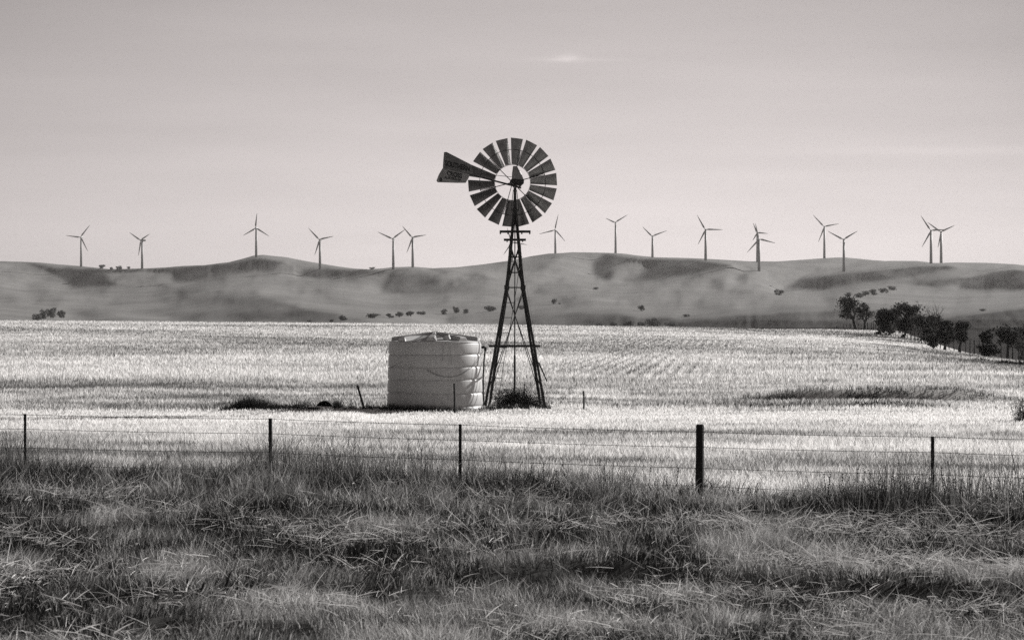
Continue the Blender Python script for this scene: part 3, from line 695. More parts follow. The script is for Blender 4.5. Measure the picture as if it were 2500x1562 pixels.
tag(text_obj('SOUTHERN', 432, 545, 335, 78, 13.5, up, TY-.046), 'black capitals SOUTHERN')
tag(text_obj('CROSS', 392, 662, 205, 68, 12, lo, TY-.041), 'worn capitals CROSS')
tag(text_obj('AUSTRALIA', 368, 717, 236, 36, 9, lo, TY-.041), 'small worn capitals AUSTRALIA')
tag(text_obj('8', 205, 728, 36, 56, 0, lo, TY-.041), 'painted figure 8')

# ------------------------------------------------------------------ water tank
TKY = 77.6; tkx = X(1062, TKY); tz = gz(tkx, TKY); ksc = TKY/F
tank = thing('water_tank', (tkx, TKY, tz), 'pale ribbed plastic water tank with a raised star roof beside the windmill', 'water tank')
RT = 114.6*ksc
prof = []
bands = [1006, 990, 958.6, 925.5, 895, 865, 836]
def ring_r(i): return RT+(.055 if i == 0 else .045-.012*i)
zs = [Z(p, TKY) for p in bands]; zs[0] = tz-.1
for i in range(6):
    r0 = ring_r(i); a, c = zs[i], zs[i+1]; hgt = c-a
    prof += [(r0-.042, a), (r0-.040, a+.012), (r0-.008, a+.045), (r0, a+.08), (r0-.004, a+hgt*.5), (r0-.014, c-.075), (r0-.028, c-.03), (r0-.042, c-.008)]
prof += [(RT-.03, zs[-1]), (RT-.085, zs[-1]+.045), (RT-.2, zs[-1]+.055)]
NSG = 96
b = MB()
for r_, z_ in prof:
    for j in range(NSG):
        t = 2*math.pi*j/NSG; b.v.append((tkx+r_*math.cos(t), TKY+r_*math.sin(t), z_))
for i in range(len(prof)-1):
    for j in range(NSG): b.f.append((i*NSG+j, i*NSG+(j+1) % NSG, (i+1)*NSG+(j+1) % NSG, (i+1)*NSG+j))
b.build('tank_wall', M_POLY, tank, smooth=True)
zr = zs[-1]+.05; za = Z(809, TKY)
b = MB(); b.v.append((tkx, TKY, za-.06))
for r_, z_ in ((RT*.35, za-.17), (RT*.7, zr+.05), (RT-.15, zr)):
    for j in range(NSG): b.v.append((tkx+r_*math.cos(2*math.pi*j/NSG), TKY+r_*math.sin(2*math.pi*j/NSG), z_))
for j in range(NSG): b.f.append((0, 1+j, 1+(j+1) % NSG))
for i in range(2):
    for j in range(NSG): b.f.append((1+i*NSG+j, 1+(i+1)*NSG+j, 1+(i+1)*NSG+(j+1) % NSG, 1+i*NSG+(j+1) % NSG))
roof = b.build('tank_roof', M_POLY, tank, smooth=False)
for i in range(8):                                     # raised ribs running out from the peak to blunt ends
    t = R(-93+45*i); d = Vector((math.cos(t), math.sin(t), 0)); s_ = Vector((-d.y, d.x, 0)); o0 = Vector((tkx, TKY, 0)); b = MB()
    w0, w1 = .05, .155; r1 = RT-.16
    vs = []
    for rr_, ww, zt_, zb_ in ((.05, w0, za-.005, za-.2), (r1-.05, w1, zr+.165, zr-.02), (r1+.02, w1*1.12, zr+.13, zr-.02)):
        for sgn, z_, ex in ((-1, zb_, 1.35), (-1, zt_, .8), (1, zt_, .8), (1, zb_, 1.35)):
            p_ = o0+d*rr_+s_*(sgn*ww*ex); p_.z = z_; vs.append(p_)
    b.add(vs, [(i_*4+j, i_*4+j+1, i_*4+j+5, i_*4+j+4) for i_ in range(2) for j in range(3)]+[(3, 2, 1, 0), (8, 9, 10, 11)])
    b.build('roof_rib', M_POLY, roof, bevel=.018)
b = MB(); b.tube([Vector((tkx+.52, TKY-1.15, zr+.03)), Vector((tkx+.46, TKY-1.15, zr+.17))], .13, 20); b.tube([Vector((tkx+.46, TKY-1.15, zr+.17)), Vector((tkx+.45, TKY-1.15, zr+.20))], .15, 20)
b.build('inlet_lid', M_POLY, tank)
b = MB()                                               # black overflow pipe down the right side
b.tube([P(1172, 847.5, TKY), P(1181.5, 847.5, TKY), P(1185, 849.5, TKY), P(1185, 856, TKY)], [.05, .05, .058, .055], 10)
b.tube([P(1185, 852, TKY), P(1182, 875, TKY), P(1179.5, 925, TKY), P(1180, 960, TKY), P(1182.5, 1003, TKY)], .030, 10)
b.build('overflow_pipe', M_BLACK, tank)
# thin grey tube curving round the tank wall and loose wires hanging over its side
def on_tank(px, py, off=.012):
    a_ = math.asin(max(-.999, min(.999, (px-1062)/115.6))); r_ = RT+.035+off
    return Vector((tkx+r_*math.sin(a_), TKY-r_*math.cos(a_), Z(py, TKY)))
z3 = lambda x_, y_: (840+x_*.16536, 780+y_*.16536)
def curve_pts(c, n_=24):
    c = np.array(c, float); t = np.arange(len(c)); q = np.linspace(0, len(c)-1, n_*3)
    xx = np.interp(q, t, c[:, 0]); yy = np.interp(q, t, c[:, 1]); ker = np.ones(9)/9
    def sm(a_): p_ = np.pad(a_, 4, mode='edge'); return np.convolve(p_, ker, 'valid')
    xx2, yy2 = sm(xx), sm(yy); xx2[0], xx2[-1] = xx[0], xx[-1]; yy2[0], yy2[-1] = yy[0], yy[-1]
    return list(zip(xx2, yy2))
b = MB(); b.tube([on_tank(*z3(*p)) for p in curve_pts([(1240, 725), (1330, 780), (1440, 825), (1580, 842), (1700, 822), (1800, 760), (1900, 690), (1975, 600), (2020, 490)])], .010, 6)
b.build('curved_tube', M_TUBE, tank)
for c in ([(1555, 315), (1500, 350), (1478, 430), (1482, 520), (1475, 600)], [(1560, 315), (1585, 360), (1582, 460), (1598, 560), (1600, 660)], [(670, 712), (740, 700), (790, 660), (830, 640)]):
    b = MB(); b.tube([on_tank(*z3(*p), off=.02) for p in curve_pts(c, 8)], .0045, 5); b.build('hanging_wire', M_WIRE, tank)

# ------------------------------------------------------------------ loose posts in the paddock
def star_post(b, a, c, r_=.03, notch=True):
    a = Vector(a); c = Vector(c); d = (c-a).normalized(); u_ = d.orthogonal().normalized()
    for k_ in range(3):
        q = Matrix.Rotation(2*math.pi*k_/3+.5, 3, d)@u_; s_ = d.cross(q)
        b.add([p+q*x_*r_+s_*y_ for p in (a, c) for x_, y_ in ((0, -.004), (1, -.004), (1, .004), (0, .004))], [(3, 2, 1, 0), (4, 5, 6, 7), (0, 1, 5, 4), (1, 2, 6, 5), (2, 3, 7, 6), (3, 0, 4, 7)])
def pad_post(px0, py0, px1, py1, Yd, label, wdt=.056, group='posts standing loose around the tank'):
    top = P(px0, py0, Yd); bot = P(px1, py1, Yd); bot.z = min(bot.z, gz(bot.x, Yd)); d = (top-bot).normalized(); bot = bot-d*.15
    b = MB(); mid = bot.lerp(top, .5)+Vector((.006, 0, 0))
    wdt *= 1.3; b.tube([bot, mid, top-d*.01, top], [wdt/2*1.05, wdt/2, wdt/2*.97, wdt/2*.8], 7)
    return tag(b.build('old_post', M_WOODK), label, 'post', group)
pad_post(872.5, 940, 890.5, 1006, 76.2, 'old post leaning left between the trough and the tank, tied by wire to the tank', .062)
pad_post(1108.8, 935, 1110, 1005, 74.8, 'straight dark post standing right in front of the water tank', .058)
pad_post(1425, 953.7, 1425.3, 999.5, 76.5, 'short dark post standing alone right of the windmill', .05)
pad_post(1279.8, 936, 1280.2, 970, 84.5, 'dark post seen through the legs of the windmill', .04)
b = MB(); b.tube([P(953, 842, TKY-1.0), P(925, 885, 77.0), P(905, 913, 76.6), P(880, 949, 76.2)], .0055, 5); b.tube([P(950, 846, TKY-.6), P(940, 868, TKY-.6), P(944, 885, TKY-.6), P(949, 899, TKY-.6)], .0055, 5)
tag(b.build('tie_wire', M_WIRE), 'thin slack wire from the tank rim down to the leaning post', 'wire')

# ------------------------------------------------------------------ trough and drum left of the tank
z5 = lambda x_, y_: (530+x_*.17769, 900+y_*.17769)
dY = 76.9; dc = P(*z5(1480, 545), dY); kk = .17769*dY/F
drum = thing('steel_drum', (dc.x, dY, gz(dc.x, dY)), 'dark open-ended drum lying behind the concrete trough', 'drum')
b = MB(); ro = 118*kk; ri = ro-.022; nseg = 32; rc = Vector((dc.x, 0, dc.z-.02))
for yy, r_ in ((dY-.25, ri), (dY-.25, ro), (dY+.30, ro), (dY+.55, ro), (dY+.55, .01), (dY+.52, .01), (dY+.52, ri)):
    for j in range(nseg):
        t = 2*math.pi*j/nseg; b.v.append((rc.x+r_*math.cos(t), yy, rc.z+r_*math.sin(t)*.97))
for i in range(6):
    for j in range(nseg): b.f.append((i*nseg+j, i*nseg+(j+1) % nseg, (i+1)*nseg+(j+1) % nseg, (i+1)*nseg+j))
for j in range(nseg): b.f.append((6*nseg+j, 6*nseg+(j+1) % nseg, (j+1) % nseg, j))
b.build('drum_shell', M_RUST, drum)
b = MB(); b.tube([Vector((rc.x+(ro-.01)*math.cos(t), dY-.255, rc.z+(ro-.01)*.97*math.sin(t))) for t in np.linspace(0, 2*math.pi, 41)], .017, 6, cap=False); b.build('drum_rim', M_GALV, drum)
ty = 76.15; a0 = P(*z5(1265, 620), ty); a1 = P(*z5(1575, 520), ty)
tr = thing('stock_trough', ((a0.x+a1.x)/2, ty, gz(a0.x, ty)), 'pale concrete stock trough in the weeds left of the tank', 'trough')
b = MB(); x0, x1, x2 = a0.x, P(*z5(1425, 0), ty).x, a1.x; zb_ = gz(x0, ty)-.05; zt_ = a1.z
wl = .05
for (p, q, r_, s_) in ((x1, x2, ty-.30, ty-.25), (x1, x2, ty+.20, ty+.25), (x2-wl, x2, ty-.25, ty+.20)):
    b.box(((p+q)/2, (r_+s_)/2, (zb_+zt_)/2), (q-p, s_-r_, zt_-zb_))
b.box(((x1+x2-wl)/2, ty-.025, zb_+.1), (x2-wl-x1, .45, .08)); b.build('trough_basin', M_CONC, tr, bevel=.008)
b = MB(); b.box(((x0+x1)/2-.002, ty-.02, (zb_+zt_)/2-.01), (x1-x0-.01, .56, zt_-zb_-.02)); b.build('float_box', mat('painted_box', grey(.03), .7), tr, bevel=.012)
b = MB(); b.box(((x0+x1)/2-.002, ty-.02, zt_-.005), (x1-x0+.02, .60, .03)); b.build('float_box_lid', M_CONC, tr, bevel=.006)

# ------------------------------------------------------------------ wire fence
wf_x = X(FPX[2], FDY[2]); wf = thing('wire_fence', (wf_x, FDY[2], gz(wf_x, FDY[2])), 'four-strand wire fence on dark posts crossing the foreground', 'fence')
tops = [1010, 1021, 1035, 1035.5, 1065]
wires = {0: (1012, 1047, 1093, 1134), 1: (1022.5, 1058, 1104, 1147), 2: (1037, 1074, 1122, 1164), 3: (1054, 1091, 1142, 1186), 4: (1066, 1104, 1158, 1208)}
ext = [(-700, 36.2, -13)] ; 
for i, (p, d_) in enumerate(zip(FPX, FDY)):
    top = P(p, tops[i], d_); g_ = gz(top.x, d_); b = MB()
    if i == 3:
        b.tube([Vector((top.x-.01, d_, g_-.3)), Vector((top.x-.004, d_, g_+.5)), Vector((top.x, d_, top.z-.03)), Vector((top.x, d_, top.z))], [.066, .064, .062, .054], 14)
        tag(b.build('post', M_WOODK, wf, bevel=.004), 'thick round wooden post')
    else:
        wpx = [.034, .062, .040, 0, .038][i]
        if i == 1:
            b.tube([Vector((top.x, d_, g_-.3)), Vector((top.x+.004, d_, g_+.6)), top], [.034, .033, .032], 8)
        else:
            star_post(b, Vector((top.x, d_, g_-.3)), top, .028)
            b.box(Vector((top.x, d_, (g_+top.z)/2)), (.016, .016, top.z-g_))
            zz = g_+.25
            while zz < top.z-.02: b.box(Vector((top.x, d_-.012, zz)), (.036, .01, .018)); zz += .05
        b.build('post', M_STEEL, wf)
exts = [(-560, 36.4, 1000), (2830, 28.6, 1090)]
for p, d_, ty_ in exts:
    top = P(p, ty_, d_); b = MB(); star_post(b, Vector((top.x, d_, gz(top.x, d_)-.3)), top, .028); b.build('post', M_STEEL, wf)
for k_ in range(4):
    pts = []
    kn = [P(-1100, wires[0][k_]-20-k_*3, 37.4), P(-560, wires[0][k_]-10-k_, 36.4)]+[P(FPX[i], wires[i][k_], FDY[i]-.035) for i in range(5)]+[P(2830, wires[4][k_]+13+k_*2, 28.6), P(3400, wires[4][k_]+26+k_*4, 27.2)]
    for a_, c_ in zip(kn[:-1], kn[1:]):
        for t in np.linspace(0, 1, 8)[:-1]:
            q = a_.lerp(c_, t); q.z -= .012*4*t*(1-t)*(c_-a_).length/4; pts.append(q)
    pts.append(kn[-1]); b = MB(); b.tube(pts, .0038, 5)
    if k_ in (0, 2):       # barbs
        for a_, c_ in zip(pts[:-1], pts[1:]):
            nb = max(1, int((c_-a_).length/.14))
            for j in range(nb):
                q = a_.lerp(c_, (j+.5)/nb); b.tube([q+Vector((-.008, 0, -.013)), q+Vector((.008, 0, .013))], .0022, 3)
    b.build('wire', M_WIRE, wf)
def wire_at(px, k_):
    ys_ = np.interp(px, FPX, [wires[i][k_] for i in range(5)]); d_ = np.interp(px, FPX, FDY); return P(px, ys_, d_-.035)
for px in (215, 362, 450, 540, 955, 1290, 1475, 1570, 1881, 2093, 2428):
    b = MB(); b.tube([wire_at(px, 1)+Vector((0, 0, .0)), wire_at(px, 2), wire_at(px+1, 3)], .0028, 4); b.build('wire_stay', M_WIRE, wf)

# ------------------------------------------------------------------ wind turbines
turb = [  # hub, base, three blade tips
 ((198.1, 579.3), 651, [(221, 549.7), (162.7, 575), (215.6, 613.7)], 'wind turbine farthest left on the ridge, one blade level to the left'),
 ((347, 586.8), 656, [(319.5, 567.4), (369, 571.4), (341.2, 624.3)], 'second wind turbine from the left, turned side-on beside the ridge bushes'),
 ((625.5, 556.9), 628, [(628.6, 521.2), (595, 575), (658.2, 577.2)], 'wind turbine on the rounded knoll left of the tank, one blade straight up'),
 ((781.2, 585.2), 657.5, [(754.2, 556.9), (815.6, 577.2), (769.3, 623)], 'wind turbine standing alone just right of the knoll in the ridge dip'),
 ((960.2, 583.3), 657.5, [(924, 566.7), (990, 560.8), (961, 622)], 'left one of the turbine pair above the water tank, blades forming a Y'),
 ((1007.6, 580), 653, [(983.5, 552.1), (1041.2, 574), (994, 617.2)], 'right one of the turbine pair above the water tank'),
 ((1250, 592), 640, [(1239, 556), (1288, 598), (1230, 622)], 'wind turbine half hidden behind the windmill tower'),
 ((1355.8, 561.4), 619, [(1363.8, 523.3), (1317.2, 571.4), (1380.2, 589.4)], 'wind turbine just right of the farm windmill, one blade nearly upright'),
 ((1502.9, 543.6), 618.5, [(1479.4, 533), (1532.3, 525.1), (1503.5, 582)], 'tall wind turbine on the highest ridge with thin blades forming a Y'),
 ((1593, 577.2), 629, [(1569.8, 554.2), (1628.8, 563.5), (1594, 614)], 'short-looking wind turbine right of the highest ridge'),
 ((1722.7, 560.8), 636, [(1702.9, 525.9), (1765, 561.4), (1704.7, 596.5)], 'wind turbine standing alone with one blade level to the right'),
 ((1849, 568.8), 640, [(1839.6, 545), (1874.8, 570.6), (1837.8, 587.3)], 'rear thin turbine of the close overlapping pair'),
 ((1853.2, 584.1), 662, [(1893, 593.9), (1824.5, 616.4), (1845, 546)], 'front turbine of the close overlapping pair, foot on the near slope'),
 ((2012.6, 553.7), 630, [(1984.8, 524.3), (2047.8, 546.8), (1998, 591.3)], 'wind turbine on the right-hand knoll, its two upper blades spread'),
 ((2060.2, 585.2), 663.5, [(2021.9, 564.8), (2094, 564.3), (2061, 624)], 'wind turbine with a pale sunlit foot below the right-hand knoll'),
 ((2273, 563), 643.5, [(2248.3, 526.5), (2309.7, 561.4), (2251, 603.2)], 'left one of the turbine pair farthest right'),
 ((2297.7, 566.7), 642.5, [(2264.7, 542.8), (2330.3, 551), (2289.8, 604.5)], 'right one of the turbine pair farthest right')]
for (hx, hy), by, tips, lab in turb:
    sk = float(np.interp(hx, pxs, sky_line))
    Dt = hillD(hx, max(by, sk+1.0)) if by > sk+1 else D[-1, int(round((hx-pxs[0])/DXP))]
    base = P(hx, max(by, sk), Dt); hub = P(hx, hy, Dt); s_ = Dt/F
    T = thing('wind_turbine', (base.x, base.y, base.z-2), lab, 'wind turbine', 'wind turbines along the ridge')
    b = MB(); b.tube([Vector((base.x, base.y, base.z-6)), Vector((hub.x, Dt, hub.z-1))], [3.1, 2.1], 14); b.build('tower', M_TURB, T, smooth=True)
    b = MB(); yaw = Vector((.25, 1, 0)).normalized(); yaw = Vector((1, .35, 0)).normalized() if 340 < hx < 350 else yaw
    c0 = hub-yaw*1.5; b.tube([c0-yaw*1.5, c0, hub+yaw*6, hub+yaw*8.5], [1.3, 2.2, 2.3, 1.6], 8); b.build('nacelle', M_TURB, T)
    rc_ = hub-yaw*3.4
    b = MB(); b.tube([rc_-yaw*2, rc_-yaw*1.2, rc_+yaw*.8], [.4, 1.5, 1.9], 10); hb = b.build('hub', M_TURB, T)
    for tx, tyy in tips:
        tip = P(tx, tyy, Dt)-yaw*3.4; dd = tip-rc_; b = MB(); u_ = dd.normalized(); sd2 = u_.cross(Vector((0, 1, 0))).normalized()
        cs = [(0.0, 1.0, 1.0), (.06, 1.0, 1.0), (.2, 2.6, .7), (.5, 1.9, .45), (.8, 1.2, .3), (1.0, .45, .2)]
        vs = []
        for f_, wch, th_ in cs:
            p_ = rc_+dd*f_
            vs += [p_-sd2*wch*.5, p_-Vector((0, th_, 0)), p_+sd2*wch*.9, p_+Vector((0, th_, 0))]
        fs = [(i*4+j, i*4+(j+1) % 4, i*4+4+(j+1) % 4, i*4+4+j) for i in range(5) for j in range(4)]+[(3, 2, 1, 0), (20, 21, 22, 23)]
        b.add(vs, fs); b.build('blade', M_TURB, T)

# ------------------------------------------------------------------ trees
M_LEAF = leafmat('tree_foliage', 0.02, 0.12, 0.25)
M_LEAFH = leafmat('hill_foliage', 0.10, 0.20, 0.2)
def leaf_cloud(name, centres, radii, counts, size, m, parent, seed, pw=.42):
    g_ = np.random.default_rng(seed); ps = []
    for c_, r_, k_ in zip(centres, radii, counts):
        v_ = g_.normal(size=(k_, 3)); v_ /= np.linalg.norm(v_, axis=1)[:, None]; v_ *= (g_.random(k_)**pw)[:, None]
        ps.append(np.array(c_)+v_*np.array(r_))
    p_ = np.concatenate(ps); n_ = len(p_)
    a_ = g_.normal(size=(n_, 3)); a_ /= np.linalg.norm(a_, axis=1)[:, None]; c_ = g_.normal(size=(n_, 3)); b_ = np.cross(a_, c_); b_ /= np.linalg.norm(b_, axis=1)[:, None]
    s_ = size*(.5+g_.random(n_))[:, None]
    v = np.stack([p_-a_*s_, p_+b_*s_*.55, p_+a_*s_, p_-b_*s_*.55], 1).reshape(-1, 3)
    o = npmesh(name, v, np.arange(4*n_), np.arange(n_)*4, None, m, shade=np.repeat(g_.random(n_), 4))
    if parent: o.parent = parent; o.matrix_parent_inverse = Matrix.Translation(parent.location).inverted()
    return o
def tree(px, py, Yd, x0, x1, top, label, seed, dens=1.0, lean=0.0, bare=False, name='tree', group='trees along the boundary fence', low=.25, cat='tree', lf=.17):
    g_ = random.Random(seed); s_ = Yd/F; base = Vector((X(px, Yd), Yd, 0)); base.z = gz(base.x, Yd) if Yd < 460 else Z(py, Yd)
    zt_ = Z(top, Yd); H = zt_-base.z; cxm = X((x0+x1)/2, Yd); hw = (x1-x0)/2*s_*1.08
    T = thing(name, tuple(base), label, cat, group)
    b = MB(); ends = []
    r0 = .045*H+.05
    def branch(p, d, ln, r_, lvl):
        pts = [p]; rads = [r_]; q = p.copy(); dd = d.copy(); n_ = 4
        for i in range(n_):
            dd = (dd+Vector((g_.uniform(-.28, .28), g_.uniform(-.28, .28), g_.uniform(-.08, .2)))).normalized(); q = q+dd*ln/n_; pts.append(q.copy()); rads.append(r_*(1-.62*(i+1)/n_))
        b.tube(pts, rads, 6 if lvl < 2 else 4)
        if lvl >= (3 if bare else 2): ends.append(q); return
        for i in range(g_.choice((3, 4)) if lvl else 5):
            t = g_.uniform(.45, 1); j = min(int(t*n_), n_-1); st = pts[j].lerp(pts[j+1], t*n_-j)
            an = g_.uniform(0, 2*math.pi); sp = g_.uniform(.5, 1.0)
            nd = Vector((math.cos(an)*sp*max(.6, hw/H*1.5), math.sin(an)*sp*.7, g_.uniform(.35, .9))).normalized(); branch(st, nd, ln*g_.uniform(.5, .72), rads[j]*.6, lvl+1)
    fork = base+Vector(((cxm-base.x)*.45, 0, H*low*1.1))
    b.tube([base-Vector((0, 0, .3)), base.lerp(fork, .5)+Vector((g_.uniform(-.1, .1), 0, 0)), fork], [r0*1.15, r0*.85, r0*.7], 8)
    for i in range(5 if not bare else 6):
        an = 2*math.pi*i/5+g_.uniform(-.4, .4)
        tgt = Vector((cxm+math.cos(an)*hw*.55, Yd+math.sin(an)*hw*.5, base.z+H*g_.uniform(.5, .8))); d = tgt-fork
        branch(fork, d.normalized(), d.length, r0*.5, 1 if not bare else 1)
    b.build('trunk', M_BARK, T)
    if not bare:
        cs, rs, ks = [], [], []
        ch = H*(1-low)
        for e in ends:
            cs.append((min(max(e.x, cxm-hw*.8), cxm+hw*.8), e.y, min(e.z, zt_-.12*H))); r_ = g_.uniform(.10, .22)*min(ch, hw*1.6); rs.append((r_*1.5, r_*1.3, r_*.95)); ks.append(int(60*dens))
        for i in range(int(20*dens)):
            an = g_.uniform(0, 2*math.pi); f_ = g_.uniform(.15, .95)**.5; ph = g_.uniform(-.9, 1)
            w_ = math.sqrt(max(0.05, 1-ph*ph*.8))
            cs.append((cxm+math.cos(an)*f_*hw*w_*.88, Yd+math.sin(an)*f_*hw*w_*.7, base.z+H*low+ch*(.5+.42*ph))); r_ = g_.uniform(.09, .30)*min(ch, hw*1.6); rs.append((r_*1.5, r_*1.3, r_*.9)); ks.append(int(75*dens))
        leaf_cloud('crown', cs, rs, ks, lf, M_LEAF, T, seed, pw=.75)
    return T
tree(2091, 799, 440, 2042, 2106, 724, 'leaning spreading tree, leftmost at the crest of the boundary fence', 3, 1.1, low=.3)
tree(2111, 799, 430, 2090, 2132, 738, 'sparse thin tree just right of the leaning crest tree', 5, .6, low=.25)
tree(2171, 812, 380, 2139, 2205, 753, 'dense dark round tree at the left end of the large clump', 8, 1.5, low=.05)
tree(2200, 812, 372, 2186, 2260, 738, 'tallest broad tree in the middle of the large clump', 12, 1.5, low=.08)
tree(2266, 820, 352, 2232, 2298, 770, 'low dense tree at the right side of the large clump', 15, 1.5, low=.05)
tree(2288, 815, 345, 2257, 2297, 751, 'bare dead tree standing up behind the large clump', 21, bare=True, low=.25)
tree(2306, 835, 300, 2289, 2334, 781, 'dark tree right of the large clump with a short trunk', 25, 1.3, low=.18)
tree(2343, 841, 288, 2330, 2367, 785, 'upright round-headed tree just right of the short-trunked one', 28, 1.3, low=.3)
tree(2279, 834, 306, 2266, 2294, 816, 'small dark bush below the large clump on the fence line', 31, .8, low=.02, name='bush', cat='bush')
tree(2408, 857, 258, 2394, 2427, 801, 'slender small tree with ragged crown, second from the right edge', 35, .8, low=.3)
tree(2414, 859, 252, 2388, 2440, 842, 'low spreading bush at the foot of the slender small tree', 38, .9, low=.02, name='bush', cat='bush')
tree(2460, 868, 240, 2434, 2494, 796, 'ragged dark tree near the right edge of the picture', 41, 1.0, low=.35)
tree(2500, 862, 330, 2486, 2530, 788, 'dark tree cut by the right edge of the picture', 44, 1.2, low=.2)
tree(2165, 813, 384, 2133, 2185, 804, 'low dark scrub at the left foot of the large clump', 47, .8, low=.02, name='bush', cat='bush')

# hill bushes and trees: (px, py centre, half width px, half height px, label)
HB = [(92, 775, 12, 8, 'lowest left bush of the clump at the foot of the left hills'), (106, 769, 12, 12, 'round bush in the clump at the foot of the left hills'), (124, 765, 14, 14, 'largest tree of the clump at the foot of the left hills'),
 (131, 759, 5, 7, 'narrow pointed tree topping the left foothill clump'), (148, 769, 12, 9, 'rightmost bush of the left foothill clump'),
 (249, 652.5, 9, 4.5, 'widest bush on the skyline right of the first turbine'), (272, 656, 5, 3.5, 'smallest skyline bush, second of the row'), (292, 655, 9, 5, 'rounded skyline bush, third of the row'), (313, 654, 5, 3, 'skyline bush nearest the second turbine'),
 (909, 655, 7.5, 2.8, 'flat bush on the skyline left of the tank turbines'),
 (756, 784.5, 8, 2.5, 'small dark bush at the field edge, leftmost of the foot row'), (810, 783, 8, 3, 'small bush at the field edge, second of the foot row'), (838, 777, 11, 6, 'round bush above the crest left of the tank'), (909, 772, 18, 6, 'wide bush in the foot row left of the tank'),
 (950, 772, 12, 5, 'low bush above the left edge of the tank'), (975, 769, 12, 6, 'middle bush above the tank roof'), (1003, 767, 14, 7, 'largest bush above the tank roof'), (1028, 764, 12, 5, 'right bush of the strip above the tank roof'),
 (1084, 762, 8, 7, 'upright bush, leftmost of three left of the windmill'), (1114, 758, 9, 8, 'round bush, middle of three left of the windmill'), (1138, 761, 7, 6, 'small bush, rightmost of three left of the windmill'), (1198, 755, 16, 7, 'wide bush just left of the windmill tower'),
 (1275, 751, 9, 7, 'pale bush just behind the right leg of the tower'), (1351, 736, 9, 8.5, 'lone round tree on the slope right of the windmill'), (1366, 741, 3, 2, 'tiny shrub beside the lone round tree'), (1566, 753, 9, 7.5, 'lone dark tree on the lower slope under the tall turbine'),
 (1457, 704, 9, 4, 'faint bush in the gully below the highest ridge'), (1462, 793, 9, 4, 'small bush at the crest, leftmost of the crest clump'), (1497, 793, 13, 8, 'dark round bush in the crest clump'), (1532, 792, 17, 9, 'dark wide bush in the middle of the crest clump'),
 (1565, 793, 11, 6, 'low paler bush in the crest clump'), (1596, 790, 21, 11, 'largest bush of the crest clump'), (1640, 794, 24, 5, 'low scrub tailing off right of the crest clump'), (1675, 771, 10, 3, 'flat lone bush on the slope right of the crest clump'),
 (1902, 715, 12, 7, 'dark bush in the hollow left of the crest trees'),
 (2072, 720, 9, 6, 'leftmost bush of the gully row behind the crest trees'), (2096, 722, 12, 6, 'second bush of the gully row'), (2113, 718, 10, 6, 'third bush of the gully row'), (2134, 715, 12, 7, 'fourth bush of the gully row'), (2156, 710, 12, 6, 'fifth bush of the gully row'), (2178, 704, 13, 5, 'last bush of the gully row, highest up the slope'),
 (2400, 757, 12, 3, 'flat scrub on the near dark hill at the right')]
for i, (px, py, hw, hh, lab) in enumerate(HB):
    py -= .25*hh; hw *= 1.2; hh *= 1.3
    Dt = hillD(px, py+hh*.8); s_ = Dt/F; c_ = P(px, py, Dt); bz = P(px, py+hh, Dt)
    T = thing('hill_bush', tuple(bz), lab, 'tree' if 'tree' in lab.split(',')[0].split(' of ')[0] else 'bush', 'bushes and trees scattered over the hills')
    g_ = random.Random(i+100); b = MB(); b.tube([bz-Vector((0, 0, 2)), bz.lerp(c_, .6), c_], [.10*hh*s_+.2, .07*hh*s_+.1, .05*hh*s_], 5); b.build('trunk', M_BARK, T)
    cs, rs, ks = [], [], []
    for k_ in range(9):
        an = g_.uniform(0, 6.28); f_ = g_.uniform(.1, .62)
        cs.append((c_.x+math.cos(an)*f_*hw*s_, c_.y+math.sin(an)*f_*hw*s_, c_.z+g_.uniform(-.5, .45)*hh*s_)); r_ = g_.uniform(.34, .5); rs.append((r_*hw*s_, r_*hw*s_, r_*1.05*hh*s_)); ks.append(40)
    leaf_cloud('crown', cs, rs, ks, .16*math.sqrt(hw*hh)*s_, M_LEAFH, T, i+500)

# ------------------------------------------------------------------ boundary fence on the right
zf = lambda x_, y_: (1980+x_*.21488, 700+y_*.21488)
bp = [(80, 478, 462), (100, 477, 465), (165, 476, 460), (228, 474, 460), (265, 473, 455), (295, 471, 450), (312, 471, 452), (370, 468, 435), (410, 464, 432), (437, 460, 420), (455, 460, 424), (490, 458, 425), (543, 458, 420), (570, 460, 425), (622, 462, 400), (645, 465, 405), (687, 470, 400), (708, 474, 408), (735, 478, 400), (765, 483, 415),
      (905, 505, 465), (960, 520, 470), (1035, 545, 480), (1065, 552, 500), (1100, 568, 495), (1137, 560, 500), (1180, 583, 500), (1215, 575, 520), (1255, 588, 510), (1297, 590, 530), (1345, 605, 530), (1470, 625, 545), (1515, 630, 530), (1570, 632, 560), (1626, 658, 562), (1690, 655, 570), (1757, 684, 575), (1807, 690, 595), (1857, 710, 605), (1912, 722, 612), (1970, 730, 630), (2035, 738, 640), (2095, 742, 650), (2160, 768, 655), (2232, 788, 650), (2292, 795, 680), (2363, 808, 700), (2402, 815, 715)]
ptop = []
bfY = lambda px: float(np.interp(px, [1990, 2047, 2100, 2145, 2175, 2200, 2250, 2307, 2360, 2430, 2500], [475, 462, 445, 420, 388, 372, 345, 312, 285, 255, 232]))
p0 = zf(2160, 768); bf = thing('post_fence', tuple(P(p0[0], p0[1], bfY(p0[0]))), 'distant boundary fence of uneven dark posts running over the crest below the trees', 'fence')
